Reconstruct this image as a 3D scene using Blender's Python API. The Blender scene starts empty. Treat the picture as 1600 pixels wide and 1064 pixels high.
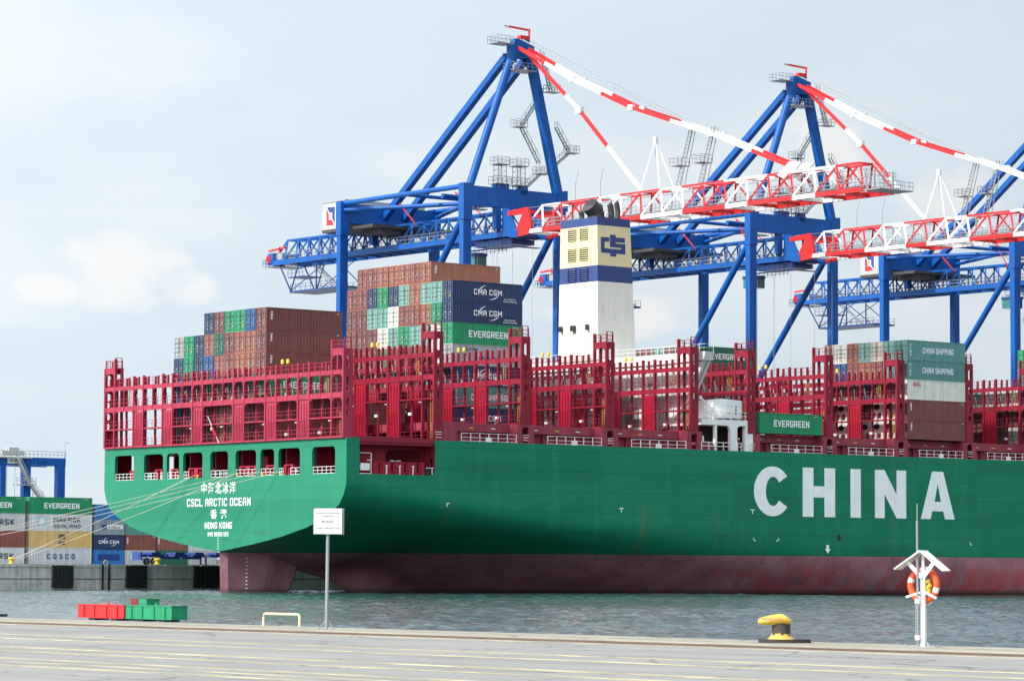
import bpy, bmesh, math, random
from mathutils import Vector, Matrix
from mathutils.geometry import tessellate_polygon
R = math.radians
random.seed(7)
SC = bpy.context.scene
COL = SC.collection

# ------------------------------------------------------------------ camera
# world: X along the ship towards the bow, Y from the near (starboard) side to the berth, Z up, water at 0
def make_camera():
    th, pt, ro = R(38.3275), R(4.0279), 0.0048
    d0 = Vector((math.sin(th), math.cos(th), 0)); r0 = Vector((math.cos(th), -math.sin(th), 0)); z = Vector((0, 0, 1))
    d = d0*math.cos(pt) + z*math.sin(pt); u = z*math.cos(pt) - d0*math.sin(pt)
    r = r0*math.cos(ro) + u*math.sin(ro); u2 = d.cross(r)*-1
    u2 = r.cross(d)
    c = bpy.data.cameras.new('camera'); o = bpy.data.objects.new('camera', c); COL.objects.link(o)
    c.sensor_width = 36; c.lens = 5046.63/1600*36; c.clip_start = 1; c.clip_end = 20000
    m = Matrix((r, u2, -d)).transposed().to_4x4(); m.translation = Vector((-236.7714, -333.1124, 3.3961))
    o.matrix_world = m; SC.camera = o
make_camera()

# ------------------------------------------------------------------ light
SUN_TO = Vector((-0.80, 0.10, 0.62)).normalized()
def make_light():
    w = bpy.data.worlds.new('World'); SC.world = w; w.use_nodes = True
    nt = w.node_tree; nt.nodes.clear(); N = nt.nodes.new; L = nt.links.new
    out = N('ShaderNodeOutputWorld'); bg = N('ShaderNodeBackground'); bg.inputs[1].default_value = 0.10
    sky = N('ShaderNodeTexSky'); sky.sky_type = 'NISHITA'; sky.sun_disc = False
    sky.sun_elevation = math.asin(SUN_TO.z); sky.sun_rotation = math.atan2(SUN_TO.x, SUN_TO.y)
    sky.air_density = 1.0; sky.dust_density = 2.5; sky.ozone_density = 1.5
    tc = N('ShaderNodeTexCoord'); sep = N('ShaderNodeSeparateXYZ'); L(tc.outputs['Generated'], sep.inputs[0])
    mp = N('ShaderNodeMapping'); mp.inputs['Scale'].default_value = (1, 1, 2.6); L(tc.outputs['Generated'], mp.inputs[0])
    # high thin veil
    n1 = N('ShaderNodeTexNoise'); n1.inputs['Scale'].default_value = 5.5; n1.inputs['Detail'].default_value = 7; n1.inputs['Roughness'].default_value = .55
    L(mp.outputs[0], n1.inputs[0])
    r1 = N('ShaderNodeMapRange'); r1.inputs[1].default_value = .38; r1.inputs[2].default_value = .66; r1.inputs[3].default_value = .88; r1.inputs[4].default_value = .97
    L(n1.outputs[0], r1.inputs[0])
    m1 = N('ShaderNodeMix'); m1.data_type = 'RGBA'; L(r1.outputs[0], m1.inputs[0]); L(sky.outputs[0], m1.inputs[6]); m1.inputs[7].default_value = (5.6, 6.45, 7.1, 1)
    # a brighter high veil overhead and to the right, then cumulus banks low over the harbour
    def mth(op, x, y=None, z=None):
        q = N('ShaderNodeMath'); q.operation = op
        for i, v in enumerate((x, y, z)):
            if v is None: continue
            if hasattr(v, 'node'): L(v, q.inputs[i])
            else: q.inputs[i].default_value = v
        return q.outputs[0]
    az = mth('ARCTAN2', sep.outputs[0], sep.outputs[1]); el = mth('ARCSINE', sep.outputs[2])
    n3 = N('ShaderNodeTexNoise'); n3.inputs['Scale'].default_value = 7; n3.inputs['Detail'].default_value = 6; L(mp.outputs[0], n3.inputs[0])
    veil = N('ShaderNodeMapRange'); veil.interpolation_type = 'SMOOTHSTEP'; veil.inputs[1].default_value = .44; veil.inputs[2].default_value = .68; veil.inputs[4].default_value = .65; L(n3.outputs[0], veil.inputs[0])
    mv = N('ShaderNodeMix'); mv.data_type = 'RGBA'; L(veil.outputs[0], mv.inputs[0]); L(m1.outputs[2], mv.inputs[6]); mv.inputs[7].default_value = (6.75, 7.05, 7.25, 1)
    n2 = N('ShaderNodeTexNoise'); n2.inputs['Scale'].default_value = 34; n2.inputs['Detail'].default_value = 8; n2.inputs['Roughness'].default_value = .55
    mp2 = N('ShaderNodeMapping'); mp2.inputs['Scale'].default_value = (1, 1, 1.7); L(tc.outputs['Generated'], mp2.inputs[0]); L(mp2.outputs[0], n2.inputs[0])
    tot = None
    for a_, e_, wa, we in ((.548, .090, .024, .013), (.526, .085, .014, .007), (.568, .086, .013, .007), (.765, .128, .014, .012), (.802, .112, .018, .014), (.70, .078, .022, .008)):
        dx = mth('DIVIDE', mth('SUBTRACT', az, a_), wa); dy = mth('DIVIDE', mth('SUBTRACT', el, e_), we)
        g = mth('SUBTRACT', 1.0, mth('ADD', mth('MULTIPLY', dx, dx), mth('MULTIPLY', dy, dy))); tot = g if tot is None else mth('MAXIMUM', tot, g)
    cl = mth('ADD', mth('MAXIMUM', tot, -1.0), mth('MULTIPLY', mth('SUBTRACT', n2.outputs[0], .5), 3.4))
    r2 = N('ShaderNodeMapRange'); r2.inputs[1].default_value = .0; r2.inputs[2].default_value = .9; r2.inputs[4].default_value = .78; r2.interpolation_type = 'SMOOTHSTEP'
    L(cl, r2.inputs[0])
    m2 = N('ShaderNodeMix'); m2.data_type = 'RGBA'; L(r2.outputs[0], m2.inputs[0]); L(mv.outputs[2], m2.inputs[6]); m2.inputs[7].default_value = (7.2, 7.15, 7.1, 1)
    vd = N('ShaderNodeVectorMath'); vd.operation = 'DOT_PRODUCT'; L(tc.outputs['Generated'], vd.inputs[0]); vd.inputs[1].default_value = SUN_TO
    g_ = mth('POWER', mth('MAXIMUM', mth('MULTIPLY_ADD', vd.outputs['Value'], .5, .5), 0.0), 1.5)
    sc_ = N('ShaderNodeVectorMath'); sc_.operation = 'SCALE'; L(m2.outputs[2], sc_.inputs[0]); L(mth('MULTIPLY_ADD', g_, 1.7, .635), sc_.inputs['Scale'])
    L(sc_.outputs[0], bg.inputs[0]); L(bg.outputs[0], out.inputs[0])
    s = bpy.data.lights.new('sun', 'SUN'); s.energy = 3.5; s.angle = R(4.0); s.color = (1, .955, .88)
    o = bpy.data.objects.new('sun', s); COL.objects.link(o); o.location = (-300, 0, 300)
    o.rotation_euler = SUN_TO.to_track_quat('Z', 'Y').to_euler()
make_light()
SC.view_settings.view_transform = 'Standard'; SC.view_settings.look = 'None'; SC.view_settings.gamma = 1
SC.view_settings.exposure = 0.43
SC.render.engine = 'CYCLES'; SC.cycles.max_bounces = 6; SC.cycles.use_denoising = True

# ------------------------------------------------------------------ materials
def mat(name, rgb, rough=.5, metal=0., var=.12, scale=.6, streak=0., bump=0., objvar=0., dirt=None, dirt_amt=0., spec=.5, stretch=(1, 1, 1), emit=None):
    m = bpy.data.materials.new(name); m.use_nodes = True
    nt = m.node_tree; N = nt.nodes.new; L = nt.links.new
    b = nt.nodes['Principled BSDF']; b.inputs['Roughness'].default_value = rough; b.inputs['Metallic'].default_value = metal
    b.inputs['Specular IOR Level'].default_value = spec
    tc = N('ShaderNodeTexCoord'); mp = N('ShaderNodeMapping'); mp.inputs['Scale'].default_value = stretch; L(tc.outputs['Object'], mp.inputs[0])
    n = N('ShaderNodeTexNoise'); n.inputs['Scale'].default_value = scale; n.inputs['Detail'].default_value = 6; n.inputs['Roughness'].default_value = .6
    L(mp.outputs[0], n.inputs[0])
    mr = N('ShaderNodeMapRange'); mr.inputs[1].default_value = .3; mr.inputs[2].default_value = .7; mr.inputs[3].default_value = 1-var; mr.inputs[4].default_value = 1+var
    L(n.outputs[0], mr.inputs[0]); fac = mr.outputs[0]
    if streak:
        mp2 = N('ShaderNodeMapping'); mp2.inputs['Scale'].default_value = (2.2, 2.2, .12); L(tc.outputs['Object'], mp2.inputs[0])
        n2 = N('ShaderNodeTexNoise'); n2.inputs['Scale'].default_value = 1.3; n2.inputs['Detail'].default_value = 4; L(mp2.outputs[0], n2.inputs[0])
        m2 = N('ShaderNodeMapRange'); m2.inputs[1].default_value = .35; m2.inputs[2].default_value = .7; m2.inputs[3].default_value = 1-streak; m2.inputs[4].default_value = 1+streak
        L(n2.outputs[0], m2.inputs[0]); mu = N('ShaderNodeMath'); mu.operation = 'MULTIPLY'; L(fac, mu.inputs[0]); L(m2.outputs[0], mu.inputs[1]); fac = mu.outputs[0]
    if objvar:
        oi = N('ShaderNodeObjectInfo'); m3 = N('ShaderNodeMapRange'); m3.inputs[3].default_value = 1-objvar; m3.inputs[4].default_value = 1+objvar
        L(oi.outputs['Random'], m3.inputs[0]); mu = N('ShaderNodeMath'); mu.operation = 'MULTIPLY'; L(fac, mu.inputs[0]); L(m3.outputs[0], mu.inputs[1]); fac = mu.outputs[0]
    vm = N('ShaderNodeVectorMath'); vm.operation = 'SCALE'; vm.inputs[0].default_value = rgb; L(fac, vm.inputs['Scale']); colr = vm.outputs[0]
    if dirt:
        n4 = N('ShaderNodeTexNoise'); n4.inputs['Scale'].default_value = scale*2.3; n4.inputs['Detail'].default_value = 8; n4.inputs['Roughness'].default_value = .65; L(mp.outputs[0], n4.inputs[0])
        m4 = N('ShaderNodeMapRange'); m4.inputs[1].default_value = .56; m4.inputs[2].default_value = .72; m4.inputs[4].default_value = dirt_amt; L(n4.outputs[0], m4.inputs[0])
        mx = N('ShaderNodeMix'); mx.data_type = 'RGBA'; L(m4.outputs[0], mx.inputs[0]); L(colr, mx.inputs[6]); mx.inputs[7].default_value = (*dirt, 1); colr = mx.outputs[2]
    L(colr, b.inputs['Base Color'])
    if bump:
        bp = N('ShaderNodeBump'); bp.inputs['Strength'].default_value = bump; bp.inputs['Distance'].default_value = .05; L(n.outputs[0], bp.inputs['Height']); L(bp.outputs[0], b.inputs['Normal'])
    return m

M = {}
M['red'] = mat('ship_red_paint', (.25, .011, .030), .5, spec=.3, var=.14, scale=.5, streak=.16, dirt=(.13, .035, .03), dirt_amt=.75)
M['panel'] = mat('ship_red_panel_paint', (.31, .008, .027), .5, spec=.3, var=.1, scale=.6, streak=.1)
M['redfaded'] = mat('sun_faded_red_paint', (.36, .030, .062), .55, var=.14, scale=.5, streak=.14, dirt=(.30, .05, .05), dirt_amt=.5, spec=.3)
M['mauve'] = mat('faded_red_paint', (.27, .032, .055), .6, var=.15, scale=.6, streak=.15)
M['white'] = mat('white_paint', (.78, .78, .76), .45, var=.06, scale=.4, streak=.05)
M['offwhite'] = mat('weathered_white', (.66, .66, .64), .5, var=.08, scale=.5, streak=.08)
M['cream'] = mat('cream_paint', (.70, .61, .36), .5, var=.06)
M['slat'] = mat('louvre_slat', (.42, .38, .20), .55, var=.1)
M['navyband'] = mat('funnel_navy', (.022, .05, .18), .45, var=.1)
M['black'] = mat('black_paint', (.012, .013, .016), .5, var=.2)
M['soot_and_shade'] = mat('sooty_steel_and_shade', (.05, .045, .045), .6, var=.3, scale=1.2)
M['grey'] = mat('galvanised_steel', (.30, .32, .34), .45, metal=.3, var=.15)
M['lightgrey'] = mat('light_grey_cladding', (.42, .43, .41), .55, var=.06)
M['rod'] = mat('lashing_steel', (.42, .38, .36), .5, metal=.2, var=.2)
M['blue'] = mat('crane_blue_paint', (.002, .085, .34), .45, spec=.28, var=.12, scale=.25, streak=.13, dirt=(.02, .055, .16), dirt_amt=.6)
M['darkblue'] = mat('crane_dark_blue', (.006, .04, .17), .4, var=.15)
M['cred'] = mat('crane_red_paint', (.58, .022, .024), .4, spec=.3, var=.08)
M['cwhite'] = mat('crane_white_paint', (.80, .80, .79), .4, var=.05)
M['yellow'] = mat('yellow_paint', (.68, .45, .03), .5, var=.12)
M['wood'] = mat('yellow_brown_ladder', (.45, .24, .04), .55, var=.15)
M['tealglass'] = mat('cab_glass', (.03, .16, .16), .15, var=.1)
M['rope'] = mat('mooring_rope', (.44, .41, .34), .9, var=.15, scale=3)
M['concrete'] = mat('quay_concrete', (.54, .53, .50), .9, var=.18, scale=.35, streak=.22, bump=.3, dirt=(.11, .10, .09), dirt_amt=.5)
M['rubber'] = mat('rubber', (.012, .014, .018), .75, var=.3, scale=.8)
M['trailer'] = mat('trailer_blue', (.01, .05, .24), .45, var=.12)
M['skin'] = mat('skin', (.50, .28, .19), .6)
M['coverall'] = mat('dark_coverall', (.07, .015, .025), .8)
M['orange'] = mat('lifebuoy_orange', (.80, .10, .02), .5, var=.08, scale=6)
M['boxred'] = mat('box_red', (.62, .016, .018), .45, var=.12, scale=2.5, dirt=(.22, .03, .03), dirt_amt=.6, streak=.12)
M['boxgreen'] = mat('box_green', (.006, .25, .105), .45, var=.12, scale=2.5, dirt=(.03, .12, .07), dirt_amt=.6, streak=.12)
M['pale_yellow'] = mat('pale_yellow_pipe', (.66, .60, .36), .5, var=.1, scale=5)
M['hole'] = mat('dark_interior', (.02, .012, .016), .9, var=.2)
M['plinth'] = mat('rusty_plate', (.035, .028, .03), .7, var=.3, scale=4)
CC = {
 'brown': ((.175, .052, .043), 'brown'), 'rust': ((.23, .068, .048), 'rust red'), 'terracotta': ((.29, .098, .066), 'terracotta'),
 'navy': ((.012, .035, .105), 'navy blue'), 'green': ((.004, .25, .10), 'bright green'), 'dgreen': ((.012, .12, .065), 'dark green'),
 'teal': ((.17, .36, .31), 'pale teal'), 'gteal': ((.10, .25, .235), 'grey teal'), 'grey': ((.34, .35, .355), 'grey'), 'white': ((.68, .66, .60), 'white'),
 'blue': ((.015, .075, .24), 'blue'), 'sky': ((.02, .17, .45), 'sky blue'), 'slate': ((.24, .30, .34), 'slate grey'), 'ochre': ((.60, .40, .15), 'ochre yellow'), 'orange': ((.33, .108, .064), 'orange brown'),
 'beige': ((.58, .50, .42), 'beige'), 'lgrey': ((.56, .575, .58), 'light grey'),
}
for k, (c, n) in CC.items():
    M['c_'+k] = mat('container_%s_paint' % n.replace(' ', '_'), c, .5, var=.10, scale=.7, streak=.10, objvar=.10, dirt=tuple(x*.55+.03 for x in c), dirt_amt=.55)
M['mark'] = mat('white_markings', (.80, .80, .78), .5, var=.04)
M['letter'] = mat('white_lettering', (.88, .88, .88), .5, var=.05, scale=.4, streak=.05)
M['darkletter'] = mat('dark_lettering', (.04, .05, .07), .5, var=.05)
M['blueletter'] = mat('blue_lettering', (.012, .045, .22), .5, var=.05)
M['redletter'] = mat('red_lettering', (.65, .02, .03), .5, var=.05)
M['star'] = mat('light_blue_emblem', (.22, .58, .74), .5, var=.05)

def hull_material():
    m = bpy.data.materials.new('hull_paint'); m.use_nodes = True; nt = m.node_tree; N = nt.nodes.new; L = nt.links.new
    b = nt.nodes['Principled BSDF']; b.inputs['Roughness'].default_value = .5; b.inputs['Specular IOR Level'].default_value = .22
    tc = N('ShaderNodeTexCoord'); sep = N('ShaderNodeSeparateXYZ'); L(tc.outputs['Object'], sep.inputs[0])
    def noise(scale, st, det=6, rough=.6):
        mp = N('ShaderNodeMapping'); mp.inputs['Scale'].default_value = st; L(tc.outputs['Object'], mp.inputs[0])
        n = N('ShaderNodeTexNoise'); n.inputs['Scale'].default_value = scale; n.inputs['Detail'].default_value = det; n.inputs['Roughness'].default_value = rough
        L(mp.outputs[0], n.inputs[0]); return n.outputs[0]
    def rng(x, a, bb, c, d):
        r = N('ShaderNodeMapRange'); L(x, r.inputs[0])
        for i, v in zip((1, 2, 3, 4), (a, bb, c, d)): r.inputs[i].default_value = v
        return r.outputs[0]
    def math_(op, x, y):
        q = N('ShaderNodeMath'); q.operation = op
        for i, v in enumerate((x, y)):
            if hasattr(v, 'node'): L(v, q.inputs[i])
            else: q.inputs[i].default_value = v
        return q.outputs[0]
    def mix(f, a, c):
        x = N('ShaderNodeMix'); x.data_type = 'RGBA'
        if hasattr(f, 'node'): L(f, x.inputs[0])
        else: x.inputs[0].default_value = f
        for i, v in ((6, a), (7, c)):
            if hasattr(v, 'node'): L(v, x.inputs[i])
            else: x.inputs[i].default_value = (*v, 1)
        return x.outputs[2]
    # green topside: strakes, weld lines and vertical run-off streaks
    g = mix(rng(noise(.08, (1, 1, 2.5)), .3, .7, 0, 1), (.004, .168, .090), (.006, .205, .112))
    st = rng(noise(1.0, (.55, .55, .05), 5), .52, .75, 0, .45)
    g = mix(st, g, (.03, .26, .155))
    st2 = rng(noise(1.6, (.8, .8, .06), 5), .60, .78, 0, .5)
    g = mix(st2, g, (.02, .085, .05))
    wl = math_('ABSOLUTE', math_('SUBTRACT', math_('FRACT', math_('MULTIPLY', sep.outputs[2], .37), 0.), .5), 0.)
    wl2 = rng(wl, .478, .492, 0, .7)
    wx = math_('ABSOLUTE', math_('SUBTRACT', math_('FRACT', math_('MULTIPLY', sep.outputs[0], .083), 0.), .5), 0.)
    wx2 = rng(wx, .4955, .499, 0, .4)
    g = mix(wl2, g, (.006, .09, .055)); g = mix(wx2, g, (.03, .21, .12))
    sc = rng(noise(1.3, (.10, .10, 1.2), 6), .57, .70, 0, .55)                       # fender scuffs along the quay line
    g = mix(math_('MULTIPLY', sc, math_('MULTIPLY', rng(sep.outputs[2], 5.4, 6.2, 0, 1), rng(sep.outputs[2], 8.2, 9.6, 1, 0))), g, (.03, .055, .045))
    rs = rng(noise(.8, (1.1, 1.1, .10), 6), .66, .76, 0, .5)                           # rust runs
    g = mix(rs, g, (.11, .12, .05))
    for xb, wb_, am in ((49.4, .45, .42), (50.6, .2, .3), (16.6, .5, .28), (63.0, .3, .2), (97.0, .35, .18)):              # rusty weld bands round the frames
        bd = rng(math_('ABSOLUTE', math_('SUBTRACT', math_('ADD', sep.outputs[0], math_('MULTIPLY', noise(.6, (.2, .2, 1), 3), .5)), xb+.25), 0.), wb_*.5, wb_, am, 0)
        g = mix(math_('MULTIPLY', bd, math_('MULTIPLY', rng(sep.outputs[2], 11.2, 12.2, 1, 0), rng(noise(1.1, (1, 1, .5), 5), .35, .6, .3, 1))), g, (.16, .12, .05))
    cx_ = math_('FLOOR', math_('ADD', math_('MULTIPLY', sep.outputs[0], .083), .5), 0.); cz_ = math_('FLOOR', math_('ADD', math_('MULTIPLY', sep.outputs[2], .37), .5), 0.)
    wn = N('ShaderNodeTexWhiteNoise'); wn.noise_dimensions = '2D'; cv = N('ShaderNodeCombineXYZ'); L(cx_, cv.inputs[0]); L(cz_, cv.inputs[1]); L(cv.outputs[0], wn.inputs['Vector'])
    g = mix(rng(wn.outputs['Value'], .55, 1, 0, .22), g, (.003, .11, .062)); g = mix(rng(wn.outputs['Value'], .3, 0, 0, .14), g, (.02, .24, .14))   # plates repainted at different times
    # boot top: worn antifouling, scraped pink patches and dark slime
    a = mix(rng(noise(.25, (1, 1, 1)), .35, .65, 0, 1), (.29, .125, .15), (.42, .20, .225))
    pk = rng(noise(.9, (.35, .35, .12), 6),   .44, .60, 0, .85)
    low = rng(sep.outputs[2], 2.6, 4.4, 1, .12)
    fw = rng(sep.outputs[0], 50, 80, .1, 1)
    a = mix(math_('MULTIPLY', math_('MULTIPLY', pk, low), fw), a, (.46, .085, .085))
    sl = rng(noise(1.1, (.5, .5, .14), 6), .55, .72, 0, .6)
    a = mix(sl, a, (.10, .075, .105))
    ru = rng(noise(.5, (.6, .6, .2), 6), .66, .74, 0, .8)
    a = mix(ru, a, (.20, .085, .035))
    wl3 = rng(sep.outputs[2], .0, .7, .8, 0)
    a = mix(wl3, a, (.03, .035, .03))
    gt = math_('GREATER_THAN', sep.outputs[2], 5.3)
    L(mix(gt, a, g), b.inputs['Base Color'])
    bp = N('ShaderNodeBump'); bp.inputs['Strength'].default_value = .25; bp.inputs['Distance'].default_value = .06
    L(math_('ADD', noise(.22, (1, 1, 1), 2), math_('MULTIPLY', wl2, -.3)), bp.inputs['Height']); L(bp.outputs[0], b.inputs['Normal'])
    return m
M['hull'] = hull_material()

# ------------------------------------------------------------------ helpers
class MB:
    def __init__(s): s.v, s.f, s.m = [], [], []
    def add(s, vs, fs, m=0):
        o = len(s.v); s.v += [tuple(v) for v in vs]; s.f += [tuple(i+o for i in f) for f in fs]; s.m += [m]*len(fs); return s
    def box(s, x0, x1, y0, y1, z0, z1, m=0):
        return s.add([(x0,y0,z0),(x1,y0,z0),(x1,y1,z0),(x0,y1,z0),(x0,y0,z1),(x1,y0,z1),(x1,y1,z1),(x0,y1,z1)],
              [(3,2,1,0),(4,5,6,7),(0,1,5,4),(1,2,6,5),(2,3,7,6),(3,0,4,7)], m)
    def beam(s, p, q, w, h=None, m=0, up=(0, 0, 1)):
        p, q = Vector(p), Vector(q); h = h or w; d = (q-p)
        if d.length < 1e-6: return s
        d.normalize(); u = Vector(up)
        if abs(d.dot(u)) > .99: u = Vector((1, 0, 0))
        a = d.cross(u).normalized()*(w/2); b = a.normalized().cross(d).normalized()*(h/2)
        vs = [p-a-b, p+a-b, p+a+b, p-a+b, q-a-b, q+a-b, q+a+b, q-a+b]
        return s.add(vs, [(0,1,2,3),(7,6,5,4),(0,4,5,1),(1,5,6,2),(2,6,7,3),(3,7,4,0)], m)
    def tube(s, p, q, r, n=8, m=0, r2=None):
        p, q = Vector(p), Vector(q); d = (q-p).normalized(); u = Vector((0, 0, 1)) if abs(d.z) < .9 else Vector((1, 0, 0))
        a = d.cross(u).normalized(); b = a.cross(d); r2 = r if r2 is None else r2; vs = []
        for i in range(n):
            t = 2*math.pi*i/n; e = a*math.cos(t)+b*math.sin(t); vs += [p+e*r, q+e*r2]
        fs = [(2*i, 2*i+1, (2*i+3) % (2*n), (2*i+2) % (2*n)) for i in range(n)]
        fs += [tuple(2*i for i in range(n)), tuple(2*i+1 for i in reversed(range(n)))]
        return s.add(vs, fs, m)
    def path(s, pts, r, n=8, m=0):
        pts = [Vector(p) for p in pts]; vs = []; N_ = len(pts)
        for k, p in enumerate(pts):
            d = (pts[min(k+1, N_-1)]-pts[max(k-1, 0)]).normalized(); u = Vector((0, 0, 1)) if abs(d.z) < .95 else Vector((1, 0, 0))
            a = d.cross(u).normalized(); b = a.cross(d)
            for i in range(n):
                t = 2*math.pi*i/n; vs.append(p+(a*math.cos(t)+b*math.sin(t))*r)
        fs = [(k*n+i, k*n+(i+1) % n, (k+1)*n+(i+1) % n, (k+1)*n+i) for k in range(N_-1) for i in range(n)]
        fs += [tuple(reversed(range(n))), tuple((N_-1)*n+i for i in range(n))]
        return s.add(vs, fs, m)
    def lathe(s, prof, c=(0, 0, 0), n=20, m=0):
        vs = []; k = len(prof)
        for i in range(n):
            t = 2*math.pi*i/n
            for r, z in prof: vs.append((c[0]+r*math.cos(t), c[1]+r*math.sin(t), c[2]+z))
        fs = [(i*k+j, ((i+1) % n)*k+j, ((i+1) % n)*k+j+1, i*k+j+1) for i in range(n) for j in range(k-1)]
        return s.add(vs, fs, m)
    def poly(s, pts, fn, d=0., m=0, dv=(0, 0, 0)):
        """flat polygon with optional holes: pts = [outer, hole, ...] of 2-D points, fn maps (a,b)->3-D; d>0 adds thickness along dv"""
        flat = [p for l in pts for p in l]
        tri = tessellate_polygon([[Vector((p[0], p[1], 0)) for p in l] for l in pts])
        A = [Vector(fn(*p)) for p in flat]; dv = Vector(dv)
        s.add(A, [tuple(t) for t in tri], m)
        if d:
            B = [a+dv*d for a in A]; s.add(B, [tuple(reversed(t)) for t in tri], m); o = 0
            for l in pts:
                k = len(l); vs = A[o:o+k]+B[o:o+k]; s.add(vs, [(i, (i+1) % k, k+(i+1) % k, k+i) for i in range(k)], m); o += k
        return s
    def mesh(s, name, mats):
        me = bpy.data.meshes.new(name); me.from_pydata(s.v, [], s.f)
        for x in mats: me.materials.append(x)
        me.polygons.foreach_set('material_index', s.m)
        bm = bmesh.new(); bm.from_mesh(me); bmesh.ops.recalc_face_normals(bm, faces=bm.faces); bm.to_mesh(me); bm.free()
        return me
    def build(s, name, mats, parent=None, smooth=False):
        if not isinstance(mats, (list, tuple)): mats = [mats]
        me = s.mesh(name, mats)
        if smooth:
            me.polygons.foreach_set('use_smooth', [True]*len(me.polygons)); me.set_sharp_from_angle(angle=R(40))
        return link(name, me, parent)
def link(name, me, parent=None, loc=None):
    o = bpy.data.objects.new(name, me); COL.objects.link(o)
    if parent is not None: o.parent = parent
    if loc is not None: o.location = loc
    return o
def empty(name, loc=(0, 0, 0), rz=0):
    o = bpy.data.objects.new(name, None); COL.objects.link(o); o.location = loc; o.rotation_euler = (0, 0, rz); o.empty_display_size = .5; return o
def tag(o, label, cat, group=None):
    o['label'] = label; o['category'] = cat
    if group: o['group'] = group
    return o
def struct(o): o['kind'] = 'structure'; return o
def copy_tree(o, parent=None):
    c = o.copy(); COL.objects.link(c)
    if parent is not None: c.parent = parent
    for ch in list(o.children): copy_tree(ch, c)
    return c

_TXT = {}
def text_mesh(body, h, w=None, bold=.02, depth=.012, space=1.0, material=None, line=1.0, align='CENTER'):
    key = (body, h, w, bold, depth, space, material.name, line)
    if key in _TXT: return _TXT[key]
    c = bpy.data.curves.new('lettering', 'FONT'); c.body = body; c.align_x = align; c.offset = bold; c.space_character = space; c.space_line = line
    c.resolution_u = 3
    o = bpy.data.objects.new('lettering', c); COL.objects.link(o)
    me = bpy.data.meshes.new_from_object(o.evaluated_get(bpy.context.evaluated_depsgraph_get()))
    bpy.data.objects.remove(o); bpy.data.curves.remove(c)
    xs = [v.co.x for v in me.vertices]; ys = [v.co.y for v in me.vertices]
    x0, x1, y0, y1 = min(xs), max(xs), min(ys), max(ys); sy = h/(y1-y0); sx = sy if w is None else w/(x1-x0)
    for v in me.vertices: v.co = ((v.co.x-(x0+x1)/2)*sx, (v.co.y-(y0+y1)/2)*sy, v.co.z)
    if depth:
        bm = bmesh.new(); bm.from_mesh(me); r = bmesh.ops.extrude_face_region(bm, geom=bm.faces[:])
        bmesh.ops.translate(bm, verts=[v for v in r['geom'] if isinstance(v, bmesh.types.BMVert)], vec=(0, 0, depth)); bmesh.ops.recalc_face_normals(bm, faces=bm.faces); bm.to_mesh(me); bm.free()
    me.name = 'lettering'; me.materials.clear(); me.materials.append(material); _TXT[key] = me; return me
GLYPH = {'A': ('0,0 0,.75 .25,1 .75,1 1,.75 1,0', '0,.42 1,.42'), 'C': ('1,.80 1,.88 .86,1 .14,1 0,.88 0,.12 .14,0 .86,0 1,.12 1,.20',), 'D': ('0,0 0,1 .7,1 1,.8 1,.2 .7,0 0,0',), 'E': ('1,1 0,1 0,0 1,0', '0,.5 .85,.5'),
 'G': ('1,.82 1,.88 .86,1 .14,1 0,.88 0,.12 .14,0 .86,0 1,.12 1,.42 .6,.42',), 'H': ('0,0 0,1', '1,0 1,1', '0,.5 1,.5'), 'I': ('0,0 0,1',), 'K': ('0,0 0,1', '1,1 0,.42', '.3,.58 1,0'), 'L': ('0,1 0,0 1,0',),
 'M': ('0,0 0,1 .5,.35 1,1 1,0',), 'N': ('0,0 0,1 1,0 1,1',), 'O': ('.14,0 0,.12 0,.88 .14,1 .86,1 1,.88 1,.12 .86,0 .14,0',), 'P': ('0,0 0,1 .86,1 1,.88 1,.58 .86,.46 0,.46',), 'R': ('0,0 0,1 .86,1 1,.88 1,.6 .86,.48 0,.48', '.5,.48 1,0'),
 'S': ('1,.86 1,.9 .86,1 .14,1 0,.88 0,.64 .14,.52 .86,.48 1,.36 1,.12 .86,0 .14,0 0,.1 0,.14',), 'T': ('0,1 1,1', '.5,1 .5,0'), 'V': ('0,1 .5,0 1,1',), '1': ('.2,.8 .5,1 .5,0',), '3': ('0,1 1,1 .45,.58 1,.4 1,.1 .85,0 0,0',), '5': ('1,1 0,1 0,.56 .86,.56 1,.44 1,.12 .86,0 0,0',),
 '6': ('1,.9 .86,1 .14,1 0,.88 0,.12 .14,0 .86,0 1,.12 1,.42 .86,.52 0,.52',), '9': ('0,.1 .14,0 .86,0 1,.12 1,.88 .86,1 .14,1 0,.88 0,.58 .14,.48 1,.48',)}
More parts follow.
